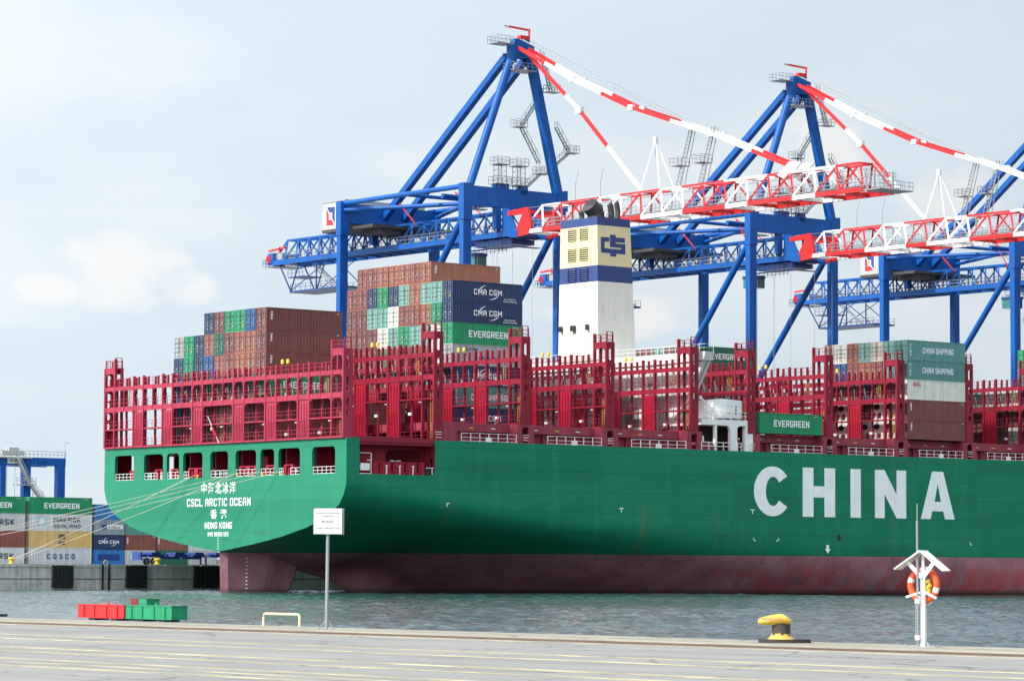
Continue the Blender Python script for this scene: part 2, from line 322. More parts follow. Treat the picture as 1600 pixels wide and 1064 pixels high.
def block_text(body, h, w, t=.2, gap=.16, material=None, gw=.66, depth=.01):
    key = ('block', body, h, w, t, material.name)
    if key in _TXT: return _TXT[key]
    q = MB(); x = 0; n = 0
    for ch in body:
        if ch == ' ': x += gw*.55; continue
        g = t if ch == 'I' else (gw*1.25 if ch == 'M' else gw)
        for st in GLYPH[ch]:
            pts = [tuple(map(float, p.split(','))) for p in st.split()]
            pts = [(x+t/2+a*(g-t), t/2+b*(1-t)) for a, b in pts]
            for (a, b), (c, d) in zip(pts, pts[1:]):
                l = math.hypot(c-a, d-b)
                if l < 1e-6: continue
                ex, ey = (c-a)/l, (d-b)/l; k = t/2 if (abs(ex) < .01 or abs(ey) < .01) else t*.25
                nx, ny = -ey*t/2, ex*t/2; z = depth+(n % 7)*.0015; n += 1
                q.add([(a-ex*k+nx, b-ey*k+ny, z), (a-ex*k-nx, b-ey*k-ny, z), (c+ex*k-nx, d+ey*k-ny, z), (c+ex*k+nx, d+ey*k+ny, z)], [(0, 1, 2, 3)])
        x += g+gap
    W = x-gap; q.v = [((a-W/2)*w/W, (b-.5)*h, z) for a, b, z in q.v]
    me = q.mesh('lettering', [material]); _TXT[key] = me; return me
ROT_STBD = Matrix(((1, 0, 0), (0, 0, -1), (0, 1, 0))).to_euler()      # reads from -Y
ROT_AFT = Matrix(((0, 0, -1), (-1, 0, 0), (0, 1, 0))).to_euler()      # reads from -X
def put_text(me, loc, rot, parent, name='lettering'):
    o = link(name, me, parent, loc); o.rotation_euler = rot; return o

# ------------------------------------------------------------------ setting: water, quays
def water():
    m = bpy.data.materials.new('harbour_water'); m.use_nodes = True; nt = m.node_tree; N = nt.nodes.new; L = nt.links.new
    b = nt.nodes['Principled BSDF']; b.inputs['Base Color'].default_value = (.028, .062, .062, 1); b.inputs['Roughness'].default_value = .08; b.inputs['IOR'].default_value = 1.33
    tc = N('ShaderNodeTexCoord')
    def nz(sc, st, det, w=0):
        mp = N('ShaderNodeMapping'); mp.inputs['Scale'].default_value = st; mp.inputs['Rotation'].default_value = (0, 0, w); L(tc.outputs['Object'], mp.inputs[0])
        n = N('ShaderNodeTexNoise'); n.inputs['Scale'].default_value = sc; n.inputs['Detail'].default_value = det; n.inputs['Roughness'].default_value = .6; L(mp.outputs[0], n.inputs[0]); return n.outputs[0]
    b1 = N('ShaderNodeBump'); b1.inputs['Strength'].default_value = 1; b1.inputs['Distance'].default_value = .17; L(nz(.75, (1, .45, 1), 7, .5), b1.inputs['Height'])
    b2 = N('ShaderNodeBump'); b2.inputs['Strength'].default_value = .8; b2.inputs['Distance'].default_value = .08; L(nz(3.2, (1, .6, 1), 4, .3), b2.inputs['Height']); L(b1.outputs[0], b2.inputs['Normal'])
    L(b2.outputs[0], b.inputs['Normal'])
    import numpy as np
    q = MB(); z0 = -.25
    q.add([(-9000,-9000,z0),(9000,-9000,z0),(9000,9000,z0),(-9000,9000,z0)], [(0,1,2,3)]); struct(q.build('water', m))
    st = .42; xs = np.arange(-181, 60, st); ys = np.arange(-300, 62, st); X, Y = np.meshgrid(xs, ys, indexing='ij'); Z = np.zeros_like(X); rg = np.random.default_rng(3)
    for lam, amp, k in ((8, .012, 5), (4, .020, 8), (2.3, .024, 12), (1.45, .022, 16)):
        for _ in range(k):
            t = rg.normal(R(35), .75); l = lam*rg.uniform(.75, 1.3); ph = rg.uniform(0, 6.28)
            Z += amp*2.0/math.sqrt(k)*np.sin(2*math.pi/l*(X*math.cos(t)+Y*math.sin(t))+ph+.6*np.sin(X*.11*rg.uniform(.5, 1.5)+Y*.09*rg.uniform(.5, 1.5)))
    patch = .75+.35*np.sin(X*.05+1.3*np.sin(Y*.031))*np.sin(Y*.043+X*.017); Z *= patch
    nx, ny = X.shape; me = bpy.data.meshes.new('water_ripples'); vs = np.stack([X, Y, Z], -1).reshape(-1, 3)
    i = (np.arange(nx-1)[:, None]*ny+np.arange(ny-1)[None, :]).reshape(-1); fs = np.stack([i, i+ny, i+ny+1, i+1], 1)
    me.vertices.add(len(vs)); me.vertices.foreach_set('co', vs.ravel()); me.loops.add(fs.size); me.loops.foreach_set('vertex_index', fs.ravel())
    me.polygons.add(len(fs)); me.polygons.foreach_set('loop_start', np.arange(0, fs.size, 4)); me.polygons.foreach_set('loop_total', np.full(len(fs), 4)); me.polygons.foreach_set('use_smooth', np.ones(len(fs), bool))
    me.update(); me.validate(); me.materials.append(m); struct(link('water', me))
water()
QZ = 1.6
def near_quay():
    m = bpy.data.materials.new('quay_pavement'); m.use_nodes = True; nt = m.node_tree; N = nt.nodes.new; L = nt.links.new
    b = nt.nodes['Principled BSDF']; b.inputs['Roughness'].default_value = .85
    tc = N('ShaderNodeTexCoord'); sep = N('ShaderNodeSeparateXYZ'); L(tc.outputs['Object'], sep.inputs[0])
    def nz(sc, st, det):
        mp = N('ShaderNodeMapping'); mp.inputs['Scale'].default_value = st; L(tc.outputs['Object'], mp.inputs[0])
        n = N('ShaderNodeTexNoise'); n.inputs['Scale'].default_value = sc; n.inputs['Detail'].default_value = det; n.inputs['Roughness'].default_value = .62; L(mp.outputs[0], n.inputs[0]); return n.outputs[0]
    def rng(x, a, bb, c, d):
        r = N('ShaderNodeMapRange'); L(x, r.inputs[0])
        for i, v in zip((1, 2, 3, 4), (a, bb, c, d)): r.inputs[i].default_value = v
        return r.outputs[0]
    def mix(f, a, c):
        x = N('ShaderNodeMix'); x.data_type = 'RGBA'; L(f, x.inputs[0])
        for i, v in ((6, a), (7, c)):
            if hasattr(v, 'node'): L(v, x.inputs[i])
            else: x.inputs[i].default_value = (*v, 1)
        return x.outputs[2]
    c = mix(rng(nz(.5, (1, .35, 1), 8), .35, .65, 0, 1), (.205, .198, .186), (.268, .258, .238))
    c = mix(rng(nz(2.2, (1, .12, 1), 6), .56, .72, 0, .55), c, (.32, .31, .28))
    c = mix(rng(nz(6, (1, 1, 1), 5), .62, .75, 0, .45), c, (.13, .13, .13))
    c = mix(rng(sep.outputs[0], -184.9, -184.6, 0, .55), c, (.34, .305, .24))
    vo = N('ShaderNodeTexVoronoi'); vo.feature = 'DISTANCE_TO_EDGE'; vo.inputs['Scale'].default_value = .16
    dn = N('ShaderNodeTexNoise'); dn.inputs['Scale'].default_value = .7; dn.inputs['Detail'].default_value = 6; L(tc.outputs['Object'], dn.inputs[0])
    va = N('ShaderNodeVectorMath'); va.operation = 'MULTIPLY_ADD'; L(dn.outputs['Color'], va.inputs[0]); va.inputs[1].default_value = (2.2, 2.2, 0); L(tc.outputs['Object'], va.inputs[2]); L(va.outputs[0], vo.inputs['Vector'])
    c = mix(rng(vo.outputs['Distance'], .004, .012, .7, 0), c, (.085, .08, .075))
    c = mix(rng(nz(.9, (1, .6, 1), 5), .64, .74, 0, .5), c, (.105, .10, .098))                    # oil and tyre stains
    c = mix(rng(nz(1.7, (3.0, .04, 1), 4), .60, .72, 0, .4), c, (.13, .125, .12))
    L(c, b.inputs['Base Color'])
    bp = N('ShaderNodeBump'); bp.inputs['Strength'].default_value = .3; bp.inputs['Distance'].default_value = .02; L(nz(9, (1, 1, 1), 6), bp.inputs['Height']); L(bp.outputs[0], b.inputs['Normal'])
    xe = -180.6
    g = MB().box(-4000, xe, -4000, 4000, -8, QZ); o = g.build('near_quay_ground', m); struct(o)
    # worn yellow paint: strips 4 mm above, broken up by noise
    def worn(name, rgb, lo, hi):
        q = bpy.data.materials.new(name); q.use_nodes = True; t = q.node_tree; N2 = t.nodes.new; L2 = t.links.new; bb = t.nodes['Principled BSDF']; bb.inputs['Roughness'].default_value = .8; bb.inputs['Base Color'].default_value = (*rgb, 1)
        tcc = N2('ShaderNodeTexCoord'); mp = N2('ShaderNodeMapping'); mp.inputs['Scale'].default_value = (1.6, .22, 1); L2(tcc.outputs['Object'], mp.inputs[0])
        n = N2('ShaderNodeTexNoise'); n.inputs['Scale'].default_value = 2.4; n.inputs['Detail'].default_value = 8; n.inputs['Roughness'].default_value = .7; L2(mp.outputs[0], n.inputs[0])
        r = N2('ShaderNodeMapRange'); r.inputs[1].default_value = lo; r.inputs[2].default_value = hi; L2(n.outputs[0], r.inputs[0])
        tr = N2('ShaderNodeBsdfTransparent'); mx = N2('ShaderNodeMixShader'); L2(r.outputs[0], mx.inputs[0]); L2(tr.outputs[0], mx.inputs[1]); L2(bb.outputs[0], mx.inputs[2]); L2(mx.outputs[0], t.nodes['Material Output'].inputs[0])
        return q
    ye = worn('worn_yellow_paint', (.60, .51, .30), .40, .58); ed = worn('worn_edge_paint', (.46, .40, .27), .42, .66)
    def strip(name, x, w, mm, z=.004):
        s = MB().box(x-w/2, x+w/2, -420, -120, QZ+.001, QZ+z).build(name, mm); struct(s)
    strip('quay_edge_marking', -182.3, .9, ed)
    for x, w in ((-184.25, .28), (-187.1, .32), (-194.3, .42), (-196.5, .40), (-200.75, .40), (-202.5, .34), (-205.2, .30), (-206.3, .24), (-207.4, .28)): strip('yellow_lane_marking', x, w, ye)
    rail = MB()
    for x in (-185.75, -186.25): rail.box(x-.06, x+.06, -420, -120, QZ, QZ+.03, 0)
    rail.box(-186.19, -185.81, -420, -120, QZ, QZ+.006, 1)
    s = rail.build('crane_rail_slot', [mat('rusty_rail', (.13, .075, .045), .7, var=.3, scale=1.5), M['hole']]); struct(s)
near_quay()
FZ = 3.6; FY = 61.6
def far_quay():
    g = MB().box(-4000, 4000, FY+1.2, 9000, -6, FZ); o = g.build('far_quay_ground', mat('terminal_pavement', (.26, .26, .25), .9, var=.15, scale=.05)); struct(o)
    w = MB(); x = -60.0
    while x < 60:                                    # cast panels with open joints between
        w.box(x+.03, x+5.97, FY, FY+1.2, -6, FZ+.05, 0); w.box(x+.1, x+5.9, FY-.12, FY+.01, FZ-.35, FZ+.02, 0); x += 6
    w.box(-60, 60, FY+.1, FY+1.2, -6, FZ-.02, 1); w.box(60, 4000, FY, FY+1.2, -6, FZ+.05, 0); w.box(-4000, -60, FY, FY+1.2, -6, FZ+.05, 0)
    for x in range(-60, 60, 6): w.box(x+.05, x+5.95, FY-.03, FY+.02, 1.55, 1.65, 1)
    o = w.build('quay_wall', [M['concrete'], M['hole']]); tag(o, 'grey concrete quay wall of cast panels under the containers', 'quay wall')
    f0 = None
    for i, (a, b, lab) in enumerate(((-6.71, -3.31, 'black rubber fender panel below the ochre yellow container'), (5.26, 8.77, 'black rubber fender panel below the blue trailer wheels'), (16.54, 21.1, 'black rubber fender panel next to the brown rudder'))):
        t = empty('quay_fender', (a, FY, 0)); tag(t, lab, 'fender', 'fenders on the quay wall')
        q = MB(); w_ = b-a
        q.box(0, w_, -.55, -.35, .35, FZ-.1)
        for k in range(6): q.box(w_*k/6+.06, w_*(k+1)/6-.06, -.62, -.549, .45, FZ-.2)
        q.build('fender_panel', M['rubber'], t); c = MB()
        for zz in (1, 2.6): c.tube((w_/2, -.36, zz), (w_/2, -.02, zz), .45, 12)
        c.build('fender_cell', M['rubber'], t)
    for xx, lab in ((2.2, 'yellow topped ladder recess on the quay wall left of the ship'),):
        t = empty('quay_ladder', (xx, FY, 0)); tag(t, lab, 'ladder')
        q = MB(); q.box(-.65, -.4, -.18, -.03, 0, FZ+.1); q.box(.4, .65, -.18, -.03, 0, FZ+.1); q.build('ladder_fender', M['rubber'], t)
        q = MB()
        for s_ in (-.25, .25): q.tube((s_, -.12, 0), (s_, -.12, FZ+.1), .04, 6)
        for k in range(13): q.tube((-.25, -.12, .1+k*.28), (.25, -.12, .1+k*.28), .03, 5)
        q.build('ladder_rungs', M['rope'], t); q = MB(); q.path([(-.3, .0, FZ+.05), (-.3, .0, FZ+.45), (-.05, .0, FZ+.6), (.05, 0, FZ+.6), (.3, .0, FZ+.45), (.3, .0, FZ+.05)], .09, 8); q.build('grab_hoop', M['yellow'], t)
far_quay()

def bollard_small(loc, lab):
    t = empty('quay_bollard', loc); tag(t, lab, 'bollard', 'bollards on the far quay')
    q = MB(); q.lathe([(0, 0), (.55, 0), (.55, .1), (.32, .14), (.28, .55), (.5, .68), (.52, .82), (.3, .95), (0, .97)], n=18); q.build('bollard_post', M['yellow'], t, True)
    MB().box(-.6, .6, -.6, .6, 0, .03).build('base_plate', M['plinth'], t)
bollard_small((11.66, 63.0, FZ+.05), 'yellow bollard on the far quay beside the trailer wheels')
bollard_small((-12.31, 62.7, FZ+.05), 'yellow bollard on the far quay holding the mooring ropes')
bollard_small((-37.3, 62.7, FZ+.05), 'yellow bollard on the far quay off to the left')

# ------------------------------------------------------------------ containers
HC, STD, CW = 2.90, 2.59, 2.438
def cont_body(L, H, win=False):
    q = MB(); W = CW
    # frame
    for x in (0, L-.16):
        for y in (0, W-.16): q.box(x, x+.16, y, y+.16, 0, H)
    for y in (0, W-.12):
        q.box(.16, L-.16, y, y+.12, 0, .16); q.box(.16, L-.16, y, y+.10, H-.11, H)
    q.box(L-.12, L, .16, W-.16, 0, .16); q.box(L-.12, L, .16, W-.16, H-.12, H)
    q.box(0, .12, .16, W-.16, 0, .14); q.box(0, .12, .16, W-.16, H-.14, H)
    # corrugated sides
    for y0, sg in ((.02, 1), (W-.02, -1)):
        n = max(6, int(round((L-.32)/.52))); p = (L-.32)/n; vs = []; xs = []
        for i in range(n):
            a = .16+i*p
            xs += [(a, 0), (a+p*.30, 0), (a+p*.45, .055), (a+p*.85, .055)]
        xs.append((L-.16, 0))
        for x, d in xs: vs += [(x, y0+sg*d, .16), (x, y0+sg*d, H-.11)]
        q.add(vs, [(2*i, 2*i+2, 2*i+3, 2*i+1) for i in range(len(xs)-1)])
    q.box(.1, L-.1, .1, W-.1, H-.07, H-.03); q.box(.1, L-.1, .1, W-.1, .1, .15); q.box(L-.10, L-.05, .16, W-.16, .16, H-.12)
    return q
def door_leaf(side, H, seed):
    rnd = random.Random(seed); q = MB(); W = CW; y0, y1 = (.16, W/2-.01) if side == 0 else (W/2+.01, W-.16)
    q.box(.05, .10, y0, y1, .14, H-.14)
    w = y1-y0
    for k in range(4):                                # pressed panels
        z0 = .22+k*(H-.44)/4; q.box(.012, .051, y0+.10, y1-.10, z0+.08, z0+(H-.44)/4-.08)
    for yy in (y0-.005, y1-.045): q.box(.03, .053, yy, yy+.05, .14, H-.14, 4)      # rubber seals
    for k in range(1, 4): z = .22+k*(H-.44)/4; q.box(.03, .053, y0+.05, y1-.05, z-.035, z+.035, 4)
    for f in (.27, .74):                              # locking bars
        y = y0+w*f; q.tube((-.01, y, .08), (-.01, y, H-.08), .026, 6, 1)
        for z in (.3, H*.4, H*.7, H-.3): q.box(-.03, .05, y-.05, y+.05, z-.05, z+.05, 0)
        q.box(-.04, .02, y-.04, y+.22, H*.38, H*.38+.06, 1)
    for z in (.35, 1.0, 1.65, H-.35): q.box(-.005, .05, y0-.03 if side == 0 else y1-.09, y0+.09 if side == 0 else y1+.03, z-.06, z+.06, 0)
    # stencilled data: rows of small white marks, one placard
    yc = y0+w*.08
    if side == 0:
        for z in (H-.42, ): q.box(.026, .034, y0+w*.30, y0+w*.70, z, z+.15, 2)
        for k in range(5):
            z = H-.75-k*.36*rnd.uniform(.7, 1.2); q.box(.026, .034, y0+w*.34, y0+w*(.46+.16*rnd.random()), z, z+.06, 2)
        if seed % 10 == 2: q.box(.026, .034, y0+w*.34, y0+w*.64, .58, .88, 3)
    else:
        z = H-.5; q.box(.026, .034, y0+w*.36, y0+w*.68, z+.02, z+.20, 2)
        for k in range(4):
            z = H-1.0-k*.45*rnd.uniform(.8, 1.1); q.box(.026, .034, y0+w*.36, y0+w*(.46+.18*rnd.random()), z, z+.07, 2)
        pass
    return q
_CM = {}
M['seal'] = mat('door_seal', (.03, .027, .026), .8, var=.2)
def cmesh(kind, *a):
    k = (kind,)+a
    if k not in _CM:
        ph = M['c_grey']
        if kind == 'body': _CM[k] = cont_body(*a).mesh('container_body', [ph])
        elif kind == 'door': _CM[k] = door_leaf(*a).mesh('door', [ph, M['grey'], M['mark'], M['yellow'], M['seal']])
        elif kind == 'reefer':
            q = MB(); H = HC; W = CW
            q.box(.0, .05, .16, W-.16, .14, H-.14, 0); q.box(-.02, .02, .3, W-.3, 1.25, H-.3, 0)
            n = 20; c = (W/2, 2.0)
            q.add([(-.03, c[0]+.62*math.cos(t*2*math.pi/n), c[1]+.42*math.sin(t*2*math.pi/n)) for t in range(n)], [tuple(range(n))], 1)
            q.box(-.03, .0, .35, 1.0, .3, 1.05, 1); q.box(-.03, .0, 1.15, 1.5, .35, .9, 2); q.box(-.03, 0, 1.65, 2.1, .3, 1.1, 1)
            q.box(-.025, 0, .35, 2.1, 2.5, 2.58, 2)
            _CM[k] = q.mesh('cooling_unit', [ph, M['black'], M['grey']])
    return _CM[k]
def paint(o, m):
    o.material_slots[0].link = 'OBJECT'; o.material_slots[0].material = m
PROTO = {}
def container(x, y, z, colour, label, group, L=12.19, H=HC, ends=True, reefer=False):
    key = (L, H, reefer, ends, random.randint(0, 3) if ends and not reefer else 0)
    if key not in PROTO:
        t = empty('shipping_container'); link('container_body', cmesh('body', L, H), t)
        if reefer: link('cooling_unit', cmesh('reefer'), t)
        elif ends:
            link('door', cmesh('door', 0, H, key[4]), t); link('door', cmesh('door', 1, H, key[4]+10), t)
        PROTO[key] = t
    else: t = copy_tree(PROTO[key])
    # every copy is painted on its own
    t.location = (x+random.uniform(-.05, .05), y+random.uniform(-.02, .02), z)
    for ch in t.children: paint(ch, M['c_'+colour])
    for ch in [c for c in t.children if c.name.startswith(('lettering', 'emblem', 'swoosh'))]: bpy.data.objects.remove(ch)
    tag(t, label, 'container', group)
    return t
LATER = []      # lettering is hung on after every copy has been made
def side_text(t, kind): LATER.append((t, kind))
def arc(c, r0, r1, a0, a1, n=14, ex=1.0, fn=None):
    q = MB(); vs = []
    for i in range(n+1):
        a = a0+(a1-a0)*i/n; k = math.sin(math.pi*i/n)*.5+.12
        for r in (r0+(r1-r0)*(1-k), r1): vs.append((c[0]+r*ex*math.cos(a), c[1]+r*math.sin(a), .012))
    q.add(vs, [(2*i, 2*i+2, 2*i+3, 2*i+1) for i in range(n)]); return q
def hang_text(t, kind, L, H):
    yy = -.004
    def Bk(body, h, w, cx, cz, m, t=.2, gap=.16): return put_text(block_text(body, h, w, t, gap, m), (cx, yy, cz), ROT_STBD, t_, 'lettering')
    t_ = t
    def T(body, h, w, cx, cz, m, bold=.03, space=1.0, name='lettering', rot=ROT_STBD): return put_text(text_mesh(body, h, w, bold, .01, space, m), (cx, yy, cz), rot, t, name)
    def sub(q, m, name): o = q.build(name, m, t); o.location = (0, yy, 0); o.rotation_euler = ROT_STBD; return o
    if kind == 'evergreen':
        Bk('EVERGREEN', .92, L*.56, L*.51, H*.50, M['letter'], .18, .13); T('EISU 901253 5', .11, None, L*.90, H*.90, M['letter'], .0)
    elif kind == 'cma':
        k = 1 if L > 8 else .72; cx = L*.50 if L > 8 else L*.5
        Bk('CMA CGM', .78*k, (4.9 if L > 8 else 4.0), cx, H*.52, M['letter'], .165, .2)
        sub(arc((cx-.1, H*.52), .78*k, .98*k, R(100), R(178), ex=1.5), M['letter'], 'swoosh'); sub(arc((cx+.5, H*.52), .78*k, .98*k, R(-100), R(-15), ex=1.5), M['letter'], 'swoosh')
        if L > 8: T('eco container\nbamboo flooring', .62, 2.4, L*.82, H*.18, M['letter'], .008)
    elif kind == 'china': Bk('CHINA SHIPPING', .85, 6.4, L*.53, H*.50, M['letter'], .17, .18); T('中\n海\n集\n运', 1.9, .42, L*.06, H*.5, M['letter'], .01)
    elif kind == 'china_grey': T('China Shipping', .60, 5.6, L*.60, H*.36, M['blueletter'], .02); T('中海集运', .38, None, L*.30, H*.78, M['blueletter'], .01); sub(MB().poly([[(L*.16, H*.7), (L*.235, H*.7), (L*.235, H*.75), (L*.2, H*.75), (L*.2, H*.88), (L*.185, H*.88), (L*.185, H*.75), (L*.16, H*.75)]], lambda a, b: (a, b, .012)), M['blueletter'], 'emblem')
    elif kind == 'tex':
        T('tex', .36, 1.2, L*.07, H*.62, M['letter'], .02, rot=(Matrix(ROT_STBD.to_matrix()) @ Matrix.Rotation(-math.pi/2, 3, 'Z')).to_euler())
        T('22G1', .16, None, L*.95, H*.88, M['letter'], .0)
    elif kind == 'oocl': Bk('OOCL', .5, 1.7, L*.17, H*.78, M['redletter'], .16, .16)
    elif kind == 'cosco': Bk('COSCO', .86, 5.4, L*.51, H*.50, M['blueletter'], .17, .62)
    elif kind == 'msc': T('m', .85, 1.2, L*.52, H*.67, M['darkletter'], .03); T('sc', .62, 1.2, L*.52, H*.30, M['darkletter'], .03)
    elif kind == 'maersk_sealand':
        Bk('MAERSK', .78, 5.3, L*.60, H*.67, M['darkletter'], .17, .2); Bk('SEALAND', .62, 5.3, L*.60, H*.30, M['darkletter'], .15, .2)
        sub(MB().box(L*.13, L*.265, H*.3, H*.84, .004, .012), M['slate_em'], 'emblem'); sub(star((L*.2, H*.57), .85), M['star_em'], 'emblem')
    elif kind == 'maersk':
        Bk('MAERSK', .95, 6.2, L*.58, H*.5, M['darkletter'], .18, .2); sub(MB().box(L*.13, L*.26, H*.22, H*.8, .004, .012), M['slate_em'], 'emblem'); sub(star((L*.195, H*.51), .85), M['star_em'], 'emblem')
    elif kind == 'krillboat': T('Kvilleud', .42, 2.4, L*.66, H*.5, M['darkletter'], .02); sub(MB().box(L*.42, L*.94, H*.38, H*.66, .002, .006), M['mark'], 'emblem'); sub(MB().box(L*.25, L*.42, H*.38, H*.66, .004, .012), M['blueletter'], 'emblem')
    elif kind == 'starlet': sub(star((L*.22, H*.5), .55), M['star_em'], 'emblem')
    elif kind == 'darkblock': sub(MB().box(L*.15, L*.85, H*.32, H*.72, .002, .008), M['blueletter'], 'emblem')
def star(c, r):
    q = MB(); vs = [(c[0], c[1], .02)]
    for i in range(14):
        a = math.pi*i/7+math.pi/2; k = r if i % 2 == 0 else r*.42; vs.append((c[0]+k*math.cos(a), c[1]+k*math.sin(a), .02))
    return q.add(vs, [(0, 1+i, 1+(i+1) % 14) for i in range(14)])
M['slate_em'] = mat('pale_blue_square', (.30, .52, .62), .5, var=.05); M['star_em'] = mat('white_star', (.75, .82, .85), .5, var=.03)

ORD = ['top', 'second', 'third', 'fourth', 'fifth', 'sixth', 'seventh', 'eighth', 'ninth', 'tenth', 'eleventh', 'twelfth', 'thirteenth']
NTH = ['first', 'second', 'third', 'fourth', 'fifth', 'sixth', 'seventh', 'eighth', 'ninth', 'tenth', 'eleventh', 'twelfth', 'thirteenth', 'fourteenth']
RB = 0.43                 # first row boundary from the starboard side
def rowy(k): return RB+2.51*k+.036
def stack(x, zb, columns, phrase, group, texts={}, reefers=(), H=HC, skip=()):
    """columns = {row k: [colours from the bottom tier up]}"""
    ks = sorted(columns, reverse=True)          # left to right in the picture
    for ci, k in enumerate(ks):
        cols = columns[k]; n = len(cols)
        for t, c in enumerate(cols):
            if c is None: continue
            rows = ('topmost' if t == n-1 else '%s from top' % ORD[n-1-t])
            colr = CC[c][1]; ref = (k, t) in reefers
            lab = '%s%s container %s, %s column from left, %s' % (colr, ' refrigerated' if ref else '', rows, NTH[ci], phrase)
            if len(columns) == 1: lab = '%s container %s' % (colr, phrase)
            o = container(x, rowy(k), zb+t*H, c, lab, group, reefer=ref)
            if (k, t) in texts: side_text(o, texts[(k, t)])
LB = [1.05, 15.4, 29.84, 44.46, 59.6, 70.3, 85.35, 99.75, 114.1, 128.5, 143.0]
BASE_A, BASE = 20.22, 22.45
# aft stack, seen through the transom lashing bridge
b = 'brown'; r_ = 'rust'; tc_ = 'terracotta'; ob = 'orange'; nv = 'navy'; gr = 'green'; dg = 'dgreen'; tl = 'teal'; gt = 'gteal'; wh = 'white'; gy = 'grey'; bl = 'blue'; bg = 'beige'; sl = 'slate'
stack(1.45, BASE_A, {
  8: [None, None, gr, b, b, b], 9: [b, b, dg, tc_, tc_, bl], 10: [r_, b, nv, ob, tc_, gr], 11: [b, tc_, dg, r_, b, gr], 12: [r_, b, b, tc_, dg, b],
  13: [b, r_, dg, bl, tc_, nv], 14: [b, b, r_, nv, nv, ], 15: [b, nv, nv, gr, gr], 16: [b, bl, bl, nv, gy]},
  'stern stack', 'containers in the stern stack', {(8, 5): 'tex', (8, 4): 'tex', (8, 3): 'tex', (8, 2): 'evergreen'})
stack(15.9, 20.3, {k: [random.choice([b, r_, b]), random.choice([b, r_, ob])] for k in range(10, 20)}, 'low stack behind stern bridge', 'containers in the low stack', {(10, 1): 'tex'})
stack(30.45, BASE, {
  7: [nv, gt, nv, gy, gr, nv, nv], 8: [b, tl, r_, wh, wh, gr, tl], 9: [nv, b, tl, r_, tl, ob, tl, ob], 10: [b, r_, b, b, tl, r_, ob, r_], 11: [r_, b, r_, b, gr, r_, tl, ob],
  12: [b, nv, tl, r_, tl, wh, nv, ob], 13: [b, r_, b, gr, wh, tl, 'green', ob], 14: [b, b, r_, b, b, tl, nv, r_], 15: [b, r_, b, r_, b, b, r_, r_], 16: [b, b, r_, b, r_, b, r_]},
  'tallest deck stack', 'containers in the tallest stack', {(7, 0): 'cma', (7, 1): 'china', (7, 2): 'cma', (7, 3): 'china_grey', (7, 4): 'evergreen', (7, 5): 'cma', (7, 6): 'cma', (9, 7): 'tex'})
stack(71.2, BASE, {0: [gr]}, 'sitting alone by the white boat platform', 'containers forward of the funnel', {(0, 0): 'evergreen'})
stack(86.3, BASE, {k: [random.choice([b, r_, nv, gt]) for _ in range(4)]+[dg if k == 12 else random.choice([b, dg, r_, tl])] for k in range(12, 18)}, 'stack behind boat platform', 'containers forward of the funnel', {(12, 4): 'evergreen'})
stack(100.5, BASE, {
  0: [b, b, wh, gt, gt], 1: [wh, wh, b, gt, 'teal'], 2: [wh, wh, r_, r_, bg], 3: [wh, b, nv, ob, tl], 4: [b, r_, b, r_, ob], 5: [wh, wh, b, bl, wh], 6: [wh, r_, b, b, bg]},
  'stack above hull letters', 'containers in the stack over the hull letters', {(0, 0): 'tex', (0, 1): 'tex', (0, 2): 'oocl', (0, 3): 'china', (0, 4): 'china'}, reefers={(1, 0), (1, 1), (2, 0), (2, 1), (3, 0), (5, 0), (5, 1), (6, 0)})
stack(129.4, BASE, {**{0: [b, gr, r_, gy, gr], 1: [r_, b, nv, gt, gr]}, **{k: [random.choice([wh, b, r_]), random.choice([b, nv, r_]), random.choice([tl, b, gt, nv, r_, wh])] for k in range(2, 14)}}, 'far right deck stack', 'containers in the far right stack')
# quayside stacks behind the stern
def quay_stack(x, y, cols, phrase, L, H, texts):
    n = len(cols)
    for t, c in enumerate(cols):
        rows = 'container topmost' if t == n-1 else 'container %s from top' % ORD[n-1-t]
        o = container(x, y, FZ+t*H, c, '%s %s, %s' % (CC[c][1], rows, phrase), 'containers stacked on the far quay', L=L, H=H)
        if t in texts: side_text(o, texts[t])
quay_stack(24.6, 145, ['lgrey', r_, 'lgrey', gr], 'quay stack cut by the left edge', 12.19, 2.85, {0: 'maersk', 2: 'maersk', 3: 'evergreen'})
quay_stack(37.7, 145, ['lgrey', 'ochre', 'lgrey', gr], 'quay stack second from the left', 12.19, 2.85, {0: 'cosco', 1: 'msc', 2: 'maersk_sealand', 3: 'evergreen'})
quay_stack(50.3, 145, ['sky', nv, sl, 'sky'], 'short quay stack left of the transom', 6.06, STD, {0: 'darkblock', 1: 'cma', 2: 'krillboat'})
quay_stack(56.6, 145, ['lgrey', r_, gt, 'lgrey'], 'short quay stack behind the trailer wheels', 6.06, STD, {0: 'starlet', 1: 'tex'})
quay_stack(63.0, 145, [dg, tc_, gt], 'short quay stack behind the trailer middle', 6.06, STD, {1: 'tex'})
quay_stack(69.4, 145, ['lgrey', 'lgrey'], 'short quay stack nearest the rudder', 6.06, STD, {})
quay_stack(50.3, 149, ['lgrey', 'lgrey', 'lgrey', wh], 'quay stack hidden behind the short blue one', 6.06, STD, {})
for t, kind in LATER:
    me = [c for c in t.children if c.name.startswith('container_body')][0].data
    hang_text(t, kind, max(v.co.x for v in me.vertices), max(v.co.z for v in me.vertices))

